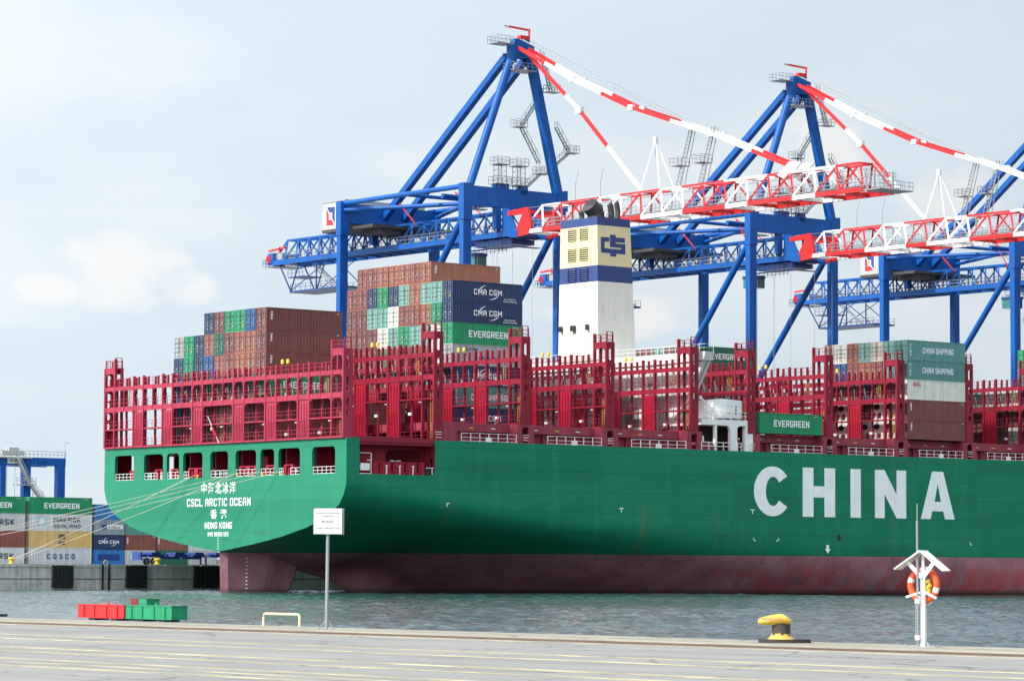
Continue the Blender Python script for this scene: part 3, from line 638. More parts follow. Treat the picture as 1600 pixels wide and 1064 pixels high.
# ------------------------------------------------------------------ the ship
B = 29.3; DZ = 19.8
SHIP = empty('container_ship', (0, 0, 0)); tag(SHIP, 'green hulled container ship with red lashing bridges and white bow lettering', 'container ship')
def lerp_tab(tab, x):
    for (a, u), (c, v) in zip(tab, tab[1:]):
        if x <= c: return u+(v-u)*max(0, (x-a))/(c-a)
    return tab[-1][1]
ZK = [(0, 14.0), (8, 12.9), (16, 11.8), (33, 9.9), (49, 8.9), (72, 7.6), (111, 6.0), (150, 3.0), (190, -2), (400, -8)]
ZC = [(0, 5.4), (4, 5.3), (9, 4.6), (12, 3.2), (14, 2.6), (17, 2.0), (19.5, .9), (21, .0), (26, -3), (40, -8), (70, -12), (400, -12.5)]
def transom_g(u):
    # height fraction of the transom's lower edge at half-breadth fraction u
    tab = [(0, 0), (.115, .045), (.25, .10), (.31, .125), (.51, .225), (.70, .355), (.80, .45), (.90, .60), (.951, .70), (.985, .86), (1, 1)]
    return lerp_tab(tab, u)
def hull_pt(x, u):
    zk, zc = lerp_tab(ZK, x), lerp_tab(ZC, x); w = min(1, max(0, (x-34)/95.))**1.1
    e = 1-math.sqrt(max(0, 1-min(1, u)**2.2)) if u < 1 else 1
    # sections: the transom's own outline at the stern, then a long flat run under a tight knuckle, filling out to a full bilge amidships
    hk = 3.1
    if u < .88: t = u/.88; kn = (zk-hk-zc)*(.72*t+.28*t*t)
    else: q = (u-.88)/.12; kn = zk-hk-zc+hk*(.35*q+.65*(1-math.sqrt(max(0, 1-q*q))))
    kn /= (zk-zc); a = min(1, x/12.)
    g = (1-w)*((1-a)*transom_g(u)+a*kn)+w*e
    z = zc+(zk-zc)*g
    if 14 < x < 75:
        k = min(1, (x-14)/9)*min(1, (75-x)/25); lift = k*3.6*(1-math.exp(-(u/.07)**2))*max(0, 1-u*1.2)
        z += lift
    return z
def hull():
    xs = [0, 2, 4, 7, 10, 14, 16, 18, 20, 22, 24, 27, 30, 34, 38, 43, 49, 55, 62, 70, 80, 90, 100, 111, 125, 140, 160, 190, 230, 270, 300, 320, 340, 360, 375, 385]
    us = [0, .02, .05, .08, .115, .18, .25, .31, .40, .51, .60, .70, .75, .80, .85, .90, .925, .951, .97, .985, .995, 1.0]
    def bow(x): return 1 if x < 290 else max(.02, 1-((x-290)/95.)**2.2)
    for side, sg in (('s', -1), ('p', 1)):
        pass
    q = MB()
    for sg in (-1, 1):
        rows = []
        for x in xs:
            col = [(x, B+sg*B*u*bow(x), hull_pt(x, u)) for u in us]
            zk = col[-1][2]
            for z in (min(zk+1.0, 15.0), 15.25, 17.0, DZ): col.append((x, B+sg*B*bow(x), max(zk, z)))
            rows.append(col)
        n = len(rows[0]); vs = [p for c in rows for p in c]; fs = []
        for i in range(len(xs)-1):
            for j in range(n-1):
                if xs[i] >= 2 and xs[i+1] <= 14 and j >= n-3: continue      # mooring deck opening
                fs.append((i*n+j, (i+1)*n+j, (i+1)*n+j+1, i*n+j+1))
        q.add(vs, fs)
    # main deck
    q.add([(14, .05, DZ-.06), (380, .05, DZ-.06), (380, 58.55, DZ-.06), (14, 58.55, DZ-.06)], [(0, 1, 2, 3)], 1)
    o = q.build('hull', [M['hull'], M['mauve']], SHIP)
    bm = bmesh.new(); bm.from_mesh(o.data); bmesh.ops.remove_doubles(bm, verts=bm.verts, dist=.001); bmesh.ops.recalc_face_normals(bm, faces=bm.faces); bm.to_mesh(o.data); bm.free()
    o.data.polygons.foreach_set('use_smooth', [True]*len(o.data.polygons)); o.data.set_sharp_from_angle(angle=R(30))
    return o
HULL = hull()
def fillet(a0, a1, b0, b1, r, n=4, low=True):
    pts = []
    for cx, cy, s in ((a1-r, b1-r, 0), (a0+r, b1-r, 90), (a0+r, b0+r, 180), (a1-r, b0+r, 270)):
        rr = r if (s < 180 or low) else .12; cx = (a1-rr) if s in (0, 270) else (a0+rr); cy = (b1-rr) if s < 180 else (b0+rr)
        for i in range(n+1):
            t = R(s+90*i/n); pts.append((cx+rr*math.cos(t), cy+rr*math.sin(t)))
    return pts
OPEN = [(55.86, 50.82), (48.17, 43.28), (42.34, 39.2), (38.2, 33.38), (31.47, 27.14), (25.35, 20.47), (19.48, 16.25), (15.28, 10.34), (7.6, 2.47)]
def transom():
    edge = []
    us = [1, .985, .97, .951, .925, .90, .85, .80, .75, .70, .60, .51, .40, .31, .25, .18, .115, .05, 0]
    zk, zc = 14.0, 5.4
    out = [(0, DZ), (0, 16), (0, 15)]+[(B-B*u, zc+(zk-zc)*transom_g(u)) for u in us]+[(B+B*u, zc+(zk-zc)*transom_g(u)) for u in reversed(us[:-1])]+[(2*B, 15), (2*B, 16), (2*B, DZ)]
    holes = [fillet(b_, a_, 15.3, 18.75, .62, low=False) for a_, b_ in OPEN]
    q = MB(); q.poly([out]+holes, lambda a, c: (0, a, c))
    for h in holes:                                  # plate edge turned inwards
        k = len(h); vs = [(0, *p) for p in h]+[(.45, *p) for p in h]; q.add(vs, [(i, (i+1) % k, k+(i+1) % k, k+i) for i in range(k)])
    o = q.build('transom', M['hull'], SHIP); return o
TR = transom()
for o_ in (TR,):
    o_.data.polygons.foreach_set('use_smooth', [False]*len(o_.data.polygons))
# side plate corners beside the mooring opening
def side_corners():
    q = MB()
    for y in (.0, 58.6):
        for xx, sg in ((14, -1), (2, 1)):
            for zz, sz in ((15.25, 1), (DZ, -1)):
                if xx == 2: continue
                r = .9; pts = [(xx, zz), (xx+sg*r, zz)]+[(xx+sg*r*(1-math.sin(R(a))), zz+sz*r*(1-math.cos(R(a)))) for a in (20, 40, 60, 80)]+[(xx, zz+sz*r)]
                q.poly([pts], lambda a, c: (a, y, c))
    q.build('bulwark_corner', M['hull'], SHIP)
side_corners()
def rudder():
    q = MB(); prof = []
    def sec(z, x0, x1):
        return [(x0, B, z), (x0+.9, B-.55, z), (x0+(x1-x0)*.55, B-1.0, z), (x1-.6, B-.6, z), (x1, B, z), (x1-.6, B+.6, z), (x0+(x1-x0)*.55, B+1.0, z), (x0+.9, B+.55, z)]
    L_ = [sec(-6, .6, 10.2), sec(0, .4, 11.3), sec(2.5, .3, 12.6), sec(5.7, .25, 13.6)]
    vs = [p for s_ in L_ for p in s_]; n = 8
    q.add(vs, [(k*n+i, k*n+(i+1) % n, (k+1)*n+(i+1) % n, (k+1)*n+i) for k in range(3) for i in range(n)]+[tuple(range(n)), tuple(3*n+i for i in range(n))])
    q.build('rudder', M['hull'], SHIP)
    g = MB()
    for k in range(9): g.box(3.9, 4.15, B-1.03, B-.80, .5+k*.5, .6+k*.5)
    g.build('draught_mark', M['letter'], SHIP)
rudder()
# ---- writing on the hull
def china():
    z0, z1 = 10.85, 17.8; yy = -.02
    F = lambda a, c: (a, yy, c)
    def L_(pts): MB().poly(pts, F, .015, 0, (0, 1, 0)).build('hull_letter', M['letter'], HULL)
    # C: thick arc with flared cut ends
    cx, cz, rx, rz, t = 73.3, (z0+z1)/2, 3.55, 3.5, 2.15; o_, i_ = [], []
    for k in range(25):
        a = R(38+k*(360-76)/24); o_.append((cx+rx*math.cos(a), cz+rz*math.sin(a))); i_.append((cx+.1+(rx-t)*math.cos(a), cz+(rz-1.45)*math.sin(a)))
    L_([o_+i_[::-1]])
    a, e, w = 79.1, 85.45, 2.1; m0, m1 = 13.6, 15.2
    L_([[(a, z0), (a+w, z0), (a+w, m0), (e-w, m0), (e-w, z0), (e, z0), (e, z1), (e-w, z1), (e-w, m1), (a+w, m1), (a+w, z1), (a, z1)]])
    L_([[(88.5, z0), (90.55, z0), (90.55, z1), (88.5, z1)]])
    a, e, w = 93.4, 99.75, 1.95
    L_([[(a, z0), (a+w, z0), (a+w, z1-3.5), (e-w, z0), (e, z0), (e, z1), (e-w, z1), (e-w, z0+3.4), (a+w, z1), (a, z1)]])
    a, e = 102.75, 109.8; mid = (a+e)/2; w = 2.0
    def ed(z, s): f = (z-z0)/(z1-z0); return (a+(mid-1.15-a)*f) if s == 0 else (e+(mid+1.15-e)*f)
    h0, h1 = 12.0, 13.4
    out = [(a, z0), (a+w, z0), (ed(h0, 0)+w, h0), (ed(h0, 1)-w, h0), (e-w, z0), (e, z0), (mid+1.15, z1), (mid-1.15, z1)]
    hole = [(ed(h1, 0)+w, h1), (ed(h1, 1)-w, h1), (mid, z1-1.7)]
    L_([out, hole])
    for wd, x in (('SHIPPING', 134), ('LINE', 176)):
        me = text_mesh(wd, 6.95, 36 if wd == 'SHIPPING' else 17, .05, .012, 1.1, M['letter']); put_text(me, (x+12, yy, 14.3), ROT_STBD, HULL, 'hull_letter')
    # small marks
    q = MB()
    for x, z, k in ((69.5, 11.6, 0), (45.5, 11.45, 0), (15.9, 11.65, 1), (69.6, 7.65, 2), (74.5, 7.65, 3), (113, 7.4, 2)):
        if k == 0: q.box(x-.4, x+.4, -.02, -.005, z, z+.12); q.box(x-.06, x+.06, -.02, -.005, z-.5, z)
        elif k == 1: q.box(x, x+.5, -.02, -.005, z, z+.12); q.box(x, x+.12, -.02, -.005, z-.4, z)
        elif k == 2: q.box(x, x+.5, -.02, -.005, z-.3, z-.18); q.box(x, x+.12, -.02, -.005, z-.3, z+.15)
        else: q.box(x-.5, x, -.02, -.005, z-.3, z-.18); q.box(x-.12, x, -.02, -.005, z-.3, z+.15)
    x, z = 83.95, 6.3
    q.poly([[(x, z-.65), (x+.55, z+.05), (x+.25, z+.05), (x+.25, z+.6), (x-.25, z+.6), (x-.25, z+.05), (x-.55, z+.05)]], lambda a, c: (a, -.02, c))
    q.build('tug_mark', M['letter'], HULL)
    n = 18; MB().poly([[(86.2+.38*math.cos(2*math.pi*i/n), 7.95+.5*math.sin(2*math.pi*i/n)) for i in range(n)]], lambda a, c: (a, -.02, c)).build('discharge_hole', M['black'], HULL)
    for body, h, w, cy, cz in (('CSCL ARCTIC OCEAN', 1.05, 15.4, 29.36, 11.98), ('HONG KONG', .86, 6.6, 29.3, 8.89), ('IMO 9695169', .56, 5.0, 29.35, 7.73)):
        put_text(block_text(body, h, w, .155, .22, M['letter']), (-.012, cy, cz), ROT_AFT, TR, 'stern_lettering')
    for body, h, w, cy, cz, bold, sp in (('中海北冰洋', 1.62, 8.3, 29.36, 13.83, .014, 1.25), ('香港', 1.25, 4.0, 29.26, 10.4, .014, 1.9)):
        put_text(text_mesh(body, h, w, bold, .01, sp, M['letter']), (-.012, cy, cz), ROT_AFT, TR, 'stern_lettering')
    q = MB()
    for k in range(5): q.box(-.02, -.005, 29.25, 29.4, 5.7+k*.35, 5.85+k*.35)
    q.build('draught_mark', M['letter'], TR)
china()
# ---- mooring deck
def mooring_deck():
    t = MB()
    t.box(.25, 14.3, .35, 58.25, 14.9, 15.22, 0)                 # deck
    t.box(.3, 14.2, .12, 58.48, 19.0, DZ-.15, 0)                 # deck head
    t.box(14.4, 14.7, .3, 58.3, 15.22, 19.0, 0)                 # forward bulkhead
    t.box(2.0, 13.9, -.02, .12, 19.35, DZ+.12, 0); t.box(2, 13.9, 58.48, 58.62, 19.35, DZ+.12, 0)
    t.box(.02, 2.0, .12, 58.48, DZ-.14, DZ-.02, 0)
    for y in (49.5, 38.9, 32.6, 26.2, 15.8, 9.0): t.box(1.6, 4.4, y-.12, y+.12, 15.22, 19.0, 0)
    for a, c in ((.3, 4.2), (6.3, 9.8), (11.3, 14.2)): t.box(a, c, 58.2, 58.45, 15.22, 19.0, 0)
    # inboard screen with an arched opening, starboard side
    ar = [(8.0, 15.25)]+[(13.7, 15.25), (13.7, 17.8)]+[(13.7-.7*(1-math.cos(R(a))), 17.8+.7*math.sin(R(a))) for a in (30, 60, 90)]+[(8.7-.7*math.sin(R(a)), 18.5-.7*(1-math.cos(R(a)))) for a in (0, 30, 60, 90)]
    t.poly([[(4.2, 15.22), (14.2, 15.22), (14.2, 19.0), (3.2, 19.0)], [(p[0], min(p[1], 18.6)+.03) for p in ar]], lambda a, c: (a, 2.6, c), .15, 1, (0, 1, 0))
    t.poly([[(.06, 15.22), (2.75, 15.22), (2.75, 19.0), (.06, 19.0)], fillet(.55, 1.05, 15.3, 17.5, .24)], lambda a, c: (14.02, a, c), .1, 0, (1, 0, 0))
    t.build('mooring_deck', [M['red'], M['panel']], SHIP)
    # fairlead frames and rollers along transom openings
    fr, wr, bk, yl = MB(), MB(), MB(), MB()
    def frame(y0, y1, n):
        fr = MB()
        fr.box(.3, 1.2, y0, y1, 16.5, 16.68)
        w = (y1-y0)/n
        for k in range(n):
            a = y0+k*w
            fr.box(.3, 1.2, a, a+.24*w, 15.25, 16.5); fr.box(.3, 1.2, a+.76*w, a+w, 15.25, 16.5); fr.box(.7, 1.0, a+.22*w, a+.78*w, 15.25, 15.5)
            fr.tube((.62, a+.34*w, 15.3), (.62, a+.34*w, 16.3), .16, 8); fr.tube((.62, a+.66*w, 15.3), (.62, a+.66*w, 16.3), .16, 8)
        fr.build('fairlead', M['panel'], SHIP)
    def rails(y0, y1):
        w = MB()
        for z in (15.35, 15.75, 16.2): w.beam((.12, y0, z), (.12, y1, z), .05)
        n = max(2, int((y1-y0)/1.2)+1)
        for k in range(n+1): w.beam((.12, y0+(y1-y0)*k/n, 15.25), (.12, y0+(y1-y0)*k/n, 16.22), .06)
        w.build('mooring_rail', M['white'], SHIP)
    def roller(y):
        bk = MB(); bk.tube((.35, y, 15.8), (1.1, y, 15.8), .5, 14); bk.tube((.3, y, 15.8), (.36, y, 15.8), .3, 12, 1); bk.box(.4, 1.1, y-.45, y+.45, 15.2, 15.5); bk.build('roller_chock', [M['rubber'], M['grey']], SHIP, True)
    rails(50.9, 55.7); fr.box(1.2, 2.2, 51.2, 53.8, 15.2, 16.7); fr.build('rope_locker', M['panel'], SHIP); fr = MB()
    roller(47.2); rails(44.9, 46.5); frame(44.0, 45.8, 1); rails(43.35, 44.0); rails(46.4, 48.1)
    frame(39.9, 41.7, 1); rails(39.3, 42.2); frame(33.5, 37.4, 2); rails(37.0, 38.1)
    for y in (28.0, 29.3, 30.6): roller(y)
    rails(27.2, 31.4)
    frame(20.9, 24.9, 2); rails(20.5, 25.3); frame(16.4, 18.6, 1); rails(16.3, 19.4); frame(12.3, 14.4, 1); roller(11.6); rails(10.4, 12.6); rails(14.3, 15.2); rails(2.55, 7.5); fr.box(1.2, 2.2, 2.6, 4.2, 15.2, 16.9); fr.build('rope_locker', M['panel'], SHIP)
    for y in (43.9, 39.6, 38.4, 34.9, 25.2, 19.3, 15.2): yl.lathe([(0, 0), (.18, .02), (.14, .2), (.22, .33), (.13, .5), (0, .53)], (.25, y, 15.2), 10)
    # starboard fairlead row
    for k in range(4):
        a = 4.3+k*2.05
        fr = MB(); fr.box(a, a+.5, .15, .75, 15.22, 16.7); fr.box(a+1.4, a+1.9, .15, .75, 15.22, 16.7); fr.box(a+.5, a+1.4, .3, .6, 15.22, 15.6); fr.tube((a+.65, .3, 15.4), (a+.65, .3, 16.6), .16, 8); fr.tube((a+1.25, .3, 15.4), (a+1.25, .3, 16.6), .16, 8); fr.box(a, a+1.95, .15, .75, 16.7, 16.85); fr.build('fairlead', M['panel'], SHIP)
    for x in (6.3, 8.4, 10.5): wr = MB(); wr.beam((x, .06, 15.2), (x, .06, 16.4), .12); wr.beam((x-.2, .06, 16.35), (x+.2, .06, 16.35), .1); wr.build('rail_stanchion', M['white'], SHIP)
    wr = MB()
    wr.box(2.3, 3.7, .1, .35, 15.7, 16.6); wr.beam((3.9, .1, 15.2), (3.9, .1, 17.9), .08); wr.beam((2.1, .1, 17.9), (3.9, .1, 17.9), .06); wr.beam((2.1, .1, 15.3), (3.9, .1, 15.3), .08); wr.build('side_rail', M['white'], SHIP); wr = MB()
    wr.beam((12.6, .1, 16.2), (13.9, .1, 16.2), .08); wr.beam((13.6, .1, 15.2), (13.6, .1, 16.2), .1); wr.build('side_rail', M['white'], SHIP); wr = MB()
    bk.box(12.4, 13.3, .2, .9, 15.22, 16.2); 
    for x in (9.6, 8.6, 4.9): wr = MB(); wr.box(x, x+.7, 2.4, 2.58, 17.0, 17.15); wr.build('strip_lamp', M['white'], SHIP)
    for y, x in ((36.2, 3.0), (23.0, 3.2), (29.0, 5.0)):          # winch pedestals and a drum
        fr = MB(); fr.box(x, x+.9, y-.5, y+.5, 15.22, 18.0); fr.tube((x+.4, y-1.4, 16.2), (x+.4, y+1.4, 16.2), .6, 14); fr.build('mooring_winch', M['panel'], SHIP)
    bk.build('deck_winch', [M['rubber'], M['grey']], SHIP); yl.build('guide_bollard', M['yellow'], SHIP, True)
mooring_deck()

# ---- lashing bridges
PANELS = (3, 6, 9, 13, 16, 19)
def ry(j): return RB+2.51*j
def rail_run(q, p, e, h=1.05, step=1.255, t=.045):
    p, e = Vector(p), Vector(e); n = max(1, int(round((e-p).length/step)))
    for z in (h, h*.52): q.beam(p+Vector((0, 0, z)), e+Vector((0, 0, z)), t)
    for k in range(n+1):
        c = p.lerp(e, k/n); q.beam(c, c+Vector((0, 0, h)), t)
def lashing_bridge(Xf, zr, zbot, RED):
    xa, xf = Xf-1.45, Xf; z1, z2, z3 = zr+2.85, zr+5.65, zr+8.55; zt = zr+11.45; ztop = zr+10.15
    q = MB()
    big = {0, 1, 3, 4, 6, 7, 9, 10, 13, 14, 16, 17, 19, 20, 22, 23}
    for j in range(24):
        y = ry(j); tower = j in (0, 1, 22, 23)
        top = (zt+.1 if tower else ztop) if j in big else z3-.3
        w = .25 if j in big else .13
        zb = zbot if j in big else z2
        q.box(xa, xa+.4, y-w/2, y+w/2, zb, top)
        if j in (1, 22): q.box(xa-.01, xa+.42, y-w/2-.01, y+w/2+.01, zt, zt+1.3)
        if tower: q.box(xf-.4, xf, y-w/2, y+w/2, zbot, zt+.1)
    for j in range(23):                                            # forward frame: a post behind the middle of each bay
        y = ry(j+.5); q.box(xf-.28, xf, y-.10, y+.10, zbot, ztop-.1)
        q.box(xa+.05, xa+.30, y-.11, y+.11, z3+.3, ztop-.15)
    for z, h in ((z2, .70), (z3, .58)):
        q.box(xa+.06, xa+.2, ry(0), ry(23), z-h/2, z+h/2)
        q.box(xf-.2, xf-.06, ry(0), ry(23), z+h/2-.3, z+h/2)
        q.box(xa+.2, xf-.2, ry(0), ry(23), z+h/2-.22, z+h/2-.1)
        for j in range(24): q.box(xa+.02, xa+.06, ry(j)-.05, ry(j)+.05, z-h/2, z+h/2)
    q.box(xa+.06, xf-.06, ry(0), ry(23), zbot+.0, zbot+.22)
    for j in range(23):                                            # walkway slab in open bays
        if j in PANELS: continue
        q.box(xa+.08, xf-.1, ry(j)+.05, ry(j+1)-.05, z1-.1, z1+.08)
    # haunches that round the openings
    def haunch(y, z, dy, dz, x=xa+.13): q.poly([[(y, z), (y+dy, z), (y+dy*.42, z+dz*.12), (y+dy*.12, z+dz*.42), (y, z+dz)]], lambda a, c: (x-.06, a, c), .12, 0, (1, 0, 0))
    for j in range(23):
        a, c = ry(j)+.15, ry(j+1)-.15; pn = j in PANELS or j in (0, 22)
        s = .6 if pn else .3
        haunch(a, z3-.38, s, -s*1.2); haunch(c, z3-.38, -s, -s*1.2)
        if pn and j in PANELS: haunch(a, z2+.43, .5, 1.0); haunch(c, z2+.43, -.5, 1.0)
        if not pn:
            if (j-1) in PANELS or j == 1: haunch(ry(j)+.17, z2-.43, .55, -.6)
            if (j+1) in PANELS or j == 21: haunch(ry(j+1)-.17, z2-.43, -.55, -.6)
    # towers: top storey, cap and side plates with cut-outs
    for a, c, ys in ((0, 1, ry(0)), (22, 23, ry(23))):
        y0, y1 = ry(a), ry(c)
        q.box(xa+.02, xf-.02, y0-.12, y1+.12, zt-.1, zt+.12); q.box(xa+.05, xa+.2, y0, y1, zt-.75, zt-.1); q.box(xf-.2, xf-.05, y0, y1, zt-.75, zt-.1)
        haunch(y0+.17, zt-.75, .7, -.8); haunch(y1-.17, zt-.75, -.7, -.8); haunch(y0+.17, z2-.43, .6, -.7); haunch(y1-.17, z2-.43, -.6, -.7)
        sp = [(xa, zbot), (xf, zbot), (xf, zt), (xa, zt)]
        def hole(zc, hx, hz): return [((xa+xf)/2+hx*math.cos(R(t)), zc+hz*math.sin(R(t))*(1 if abs(math.sin(R(t))) < .9 else .95)) for t in range(0, 360, 30)]
        holes = [fillet(xa+.42, xf-.42, z3+.55, zt-.85, .25), fillet(xa+.42, xf-.42, z2+1.3, z3-.5, .3), hole(z2+.75, .26, .4), hole(z2-.9, .28, .5), hole(z1+.55, .26, .45)]
        q.poly([sp]+holes, lambda m_, n_: (m_, (ys-.215 if ys < 20 else ys+.175), n_), .04, 0, (0, 1, 0))
        # ladder cages on the cap
        for yy, hh in ((y0, 1.5), (y1, 1.1)):
            for xx in (xa+.2, xf-.3):
                q.box(xx, xx+.12, yy-.06, yy+.06, zt+.1, zt+hh)
            for k in range(3): q.box(xa+.2, xf-.2, yy-.05, yy+.05, zt+.35+k*(hh-.4)/2, zt+.43+k*(hh-.4)/2)
    fr = q.build('lashing_bridge', RED, SHIP)
    for j in PANELS:
        p = MB(); a, c = ry(j)+.17, ry(j+1)-.17
        p.box(xa+.14, xa+.22, a, c, zbot+.25, z2-.43)
        zm = (zbot+z2)/2-.2
        for k in range(3): p.box(xa+.06, xa+.15, a+.35+k*.62, a+.45+k*.62, zm, z2-.8)
        for k in range(6): p.box(xa+.04, xa+.15, a+.12+k*.36, a+.28+k*.36, zbot+.3, zm)
        p.build('ribbed_panel', RED if RED is not M['red'] else M['panel'], fr)
    def run(p, e, t=.045):
        r = MB(); rail_run(r, p, e, t=t); r.build('bridge_railing', RED, fr)
    for z in (zbot+.2, z1+.08):                                    # one rail length per open span between the panels
        j = 0
        while j < 23:
            if j in PANELS: j += 1; continue
            k = j
            while k+1 < 23 and (k+1) not in PANELS: k += 1
            run((xa+.03, ry(j)+.1, z), (xa+.03, ry(k+1)-.1, z)); j = k+1
    run((xa+.03, ry(0)+.1, z2+.33), (xa+.03, ry(23)-.1, z2+.33), .05); run((xa+.03, ry(1)+.1, z3+.28), (xa+.03, ry(22)-.1, z3+.28), .05)
    for a in (0, 22): run((xa+.1, ry(a), zt+.1), (xa+.1, ry(a+1), zt+.1)); run((xf-.1, ry(a), zt+.1), (xf-.1, ry(a+1), zt+.1))
    rnd = random.Random(int(Xf*10))
    def rod(a, c, t): r = MB(); r.beam(a, c, t); r.build('lashing_rod', M['rod'], fr)
    for j in range(1, 22):
        for s in (0, 1):
            y = ry(j+.28+.44*s)+rnd.uniform(-.15, .15); rod((xa+.5, y, z2+.4), (xa+.5+rnd.uniform(-.1, .3), y+(.5 if s else -.5)*rnd.uniform(.6, 1.1), z2+2.0), .07)
        if rnd.random() < .6: r = MB(); r.box(xa+.35, xa+.8, ry(j)+.5, ry(j)+.9, z2+.4, z2+.75); r.build('turnbuckle_box', M['rod'], fr)
        if zr < 20 and j > 7 or rnd.random() < .15:
            y = ry(j+.3); rod((xf-.2, y, z3+.3), (xf-.1, y+rnd.uniform(-.3, .9), z3+1.5), .06)
    for j in (1, 4, 7, 11, 14, 17, 20):
        lm = MB(); lm.box(xa+.3, xa+.42, ry(j)+.4, ry(j)+1.0, z1-.45, z1-.33); lm.build('lamp_tray', M['offwhite'], fr)
    for j in (2, 5): lm = MB(); lm.box(xa+.5, xa+.75, ry(j)+.5, ry(j)+1.1, z1-2.0, z1-1.65); lm.build('junction_box', M['offwhite'], fr)
    for j in (1.55, .35, 20.6):
        yl = MB(); za, zb_ = (z2+.4, z3+.2) if j > 1 else (zbot+.3, z1)
        for d in (0, .45): yl.beam((xa+.6, ry(j)+d, za), (xa+.6, ry(j)+d, zb_+.9), .07)
        k = za
        while k < zb_+.8: yl.beam((xa+.6, ry(j), k), (xa+.6, ry(j)+.45, k), .05); k += .35
        yl.build('yellow_ladder', M['wood'], fr)
    for j in (5.0, 5.5):
        yl = MB(); yl.lathe([(0, 0), (.22, 0), (.22, .45), (.12, .6), (0, .62)], (xa+.2, ry(j), ztop), 10); yl.build('deck_light', M['yellow'], fr, True)
    return fr
for i, X in enumerate(LB):
    lashing_bridge(X, 19.55 if i == 0 else 22.4, DZ-.02 if i == 0 else (DZ if i == 1 else 22.3), M['redfaded'] if i == 0 else M['red'])

# ---- coamings, hatch covers, pedestals, deck rails
def deck_edge():
    for i in range(1, len(LB)):
        X0 = LB[i]; X1 = LB[i+1] if i+1 < len(LB) else LB[i]+14.4
        p = MB()
        if i == 5: p.box(X0-.45, X0+.9, .28, 2.6, DZ-.02, 22.32)
        elif i > 1:
            pl = [(X0-2.1, DZ-.02), (X0+.75, DZ-.02), (X0+.75, 22.32), (X0-2.1, 22.32)]
            hl = fillet(X0-1.25, X0-.15, DZ+.05, 22.0, .35)
            p.poly([pl, hl], lambda a, c: (a, .28, c), .2, 0, (0, 1, 0)); p.box(X0-2.1, X0-1.9, .48, 2.6, DZ, 22.3); p.box(X0+.55, X0+.75, .48, 2.6, DZ, 22.3)
        else: p.box(X0-.04, X0+2.3, .28, 2.6, DZ-.02, 22.32)
        if i > 1: p.box(X0-1.4, X0+.0, 2.6, 56, DZ, 22.3)
        p.build('bridge_pedestal', M['mauve'], SHIP)
        if i == 4: continue
        c = MB(); c.box(X0+.8, X1-2.1, 2.7, 2.9, DZ, 21.25); c.box(X0+.8, X1-2.1, 1.9, 2.75, 21.2, 22.3); c.box(X0+.3, X1-1.5, 2.75, 55.8, 21.3, 22.35)
        for k in range(5): c.box(X0+1.5+k*2.3, X0+1.65+k*2.3, 2.2, 2.71, DZ, 21.2)
        c.build('hatch_coaming', M['mauve'], SHIP)
        r = MB(); a, e = X0+3.0, X1-2.3
        for z in (DZ+.1, DZ+.55, DZ+1.1): r.beam((a, .2, z), (e, .2, z), .055)
        n = 6
        for k in range(n+1): r.beam((a+(e-a)*k/n, .2, DZ-.02), (a+(e-a)*k/n, .2, DZ+1.12), .075)
        r.box((a+e)/2-.5, (a+e)/2+.4, .12, .24, DZ, DZ+.6)
        for z in (DZ+.4, DZ+.8, DZ+1.1): r.beam((X0-1.2, .2, z), (X0-.2, .2, z), .07)
        r.build('deck_railing', M['white'], SHIP)
        s = MB()
        for k in range(3): s.box(X0+2+k*3.6, X0+2.7+k*3.6, 1.85, 1.9, 21.6, 21.72, k % 2)
        s.box(X0+5, X0+5.9, 2.6, 2.66, 20.9, 21.02, 0)
        s.build('deck_sign', [M['white'], M['yellow']], SHIP)
    MB().box(1.2, 14, 2.5, 56, DZ+.0, BASE_A-.05).build('hatch_coaming', M['mauve'], SHIP)
    MB().box(15.5, 28.2, 4, 56, DZ+.0, 20.25).build('hatch_coaming', M['mauve'], SHIP) if False else None
deck_edge()

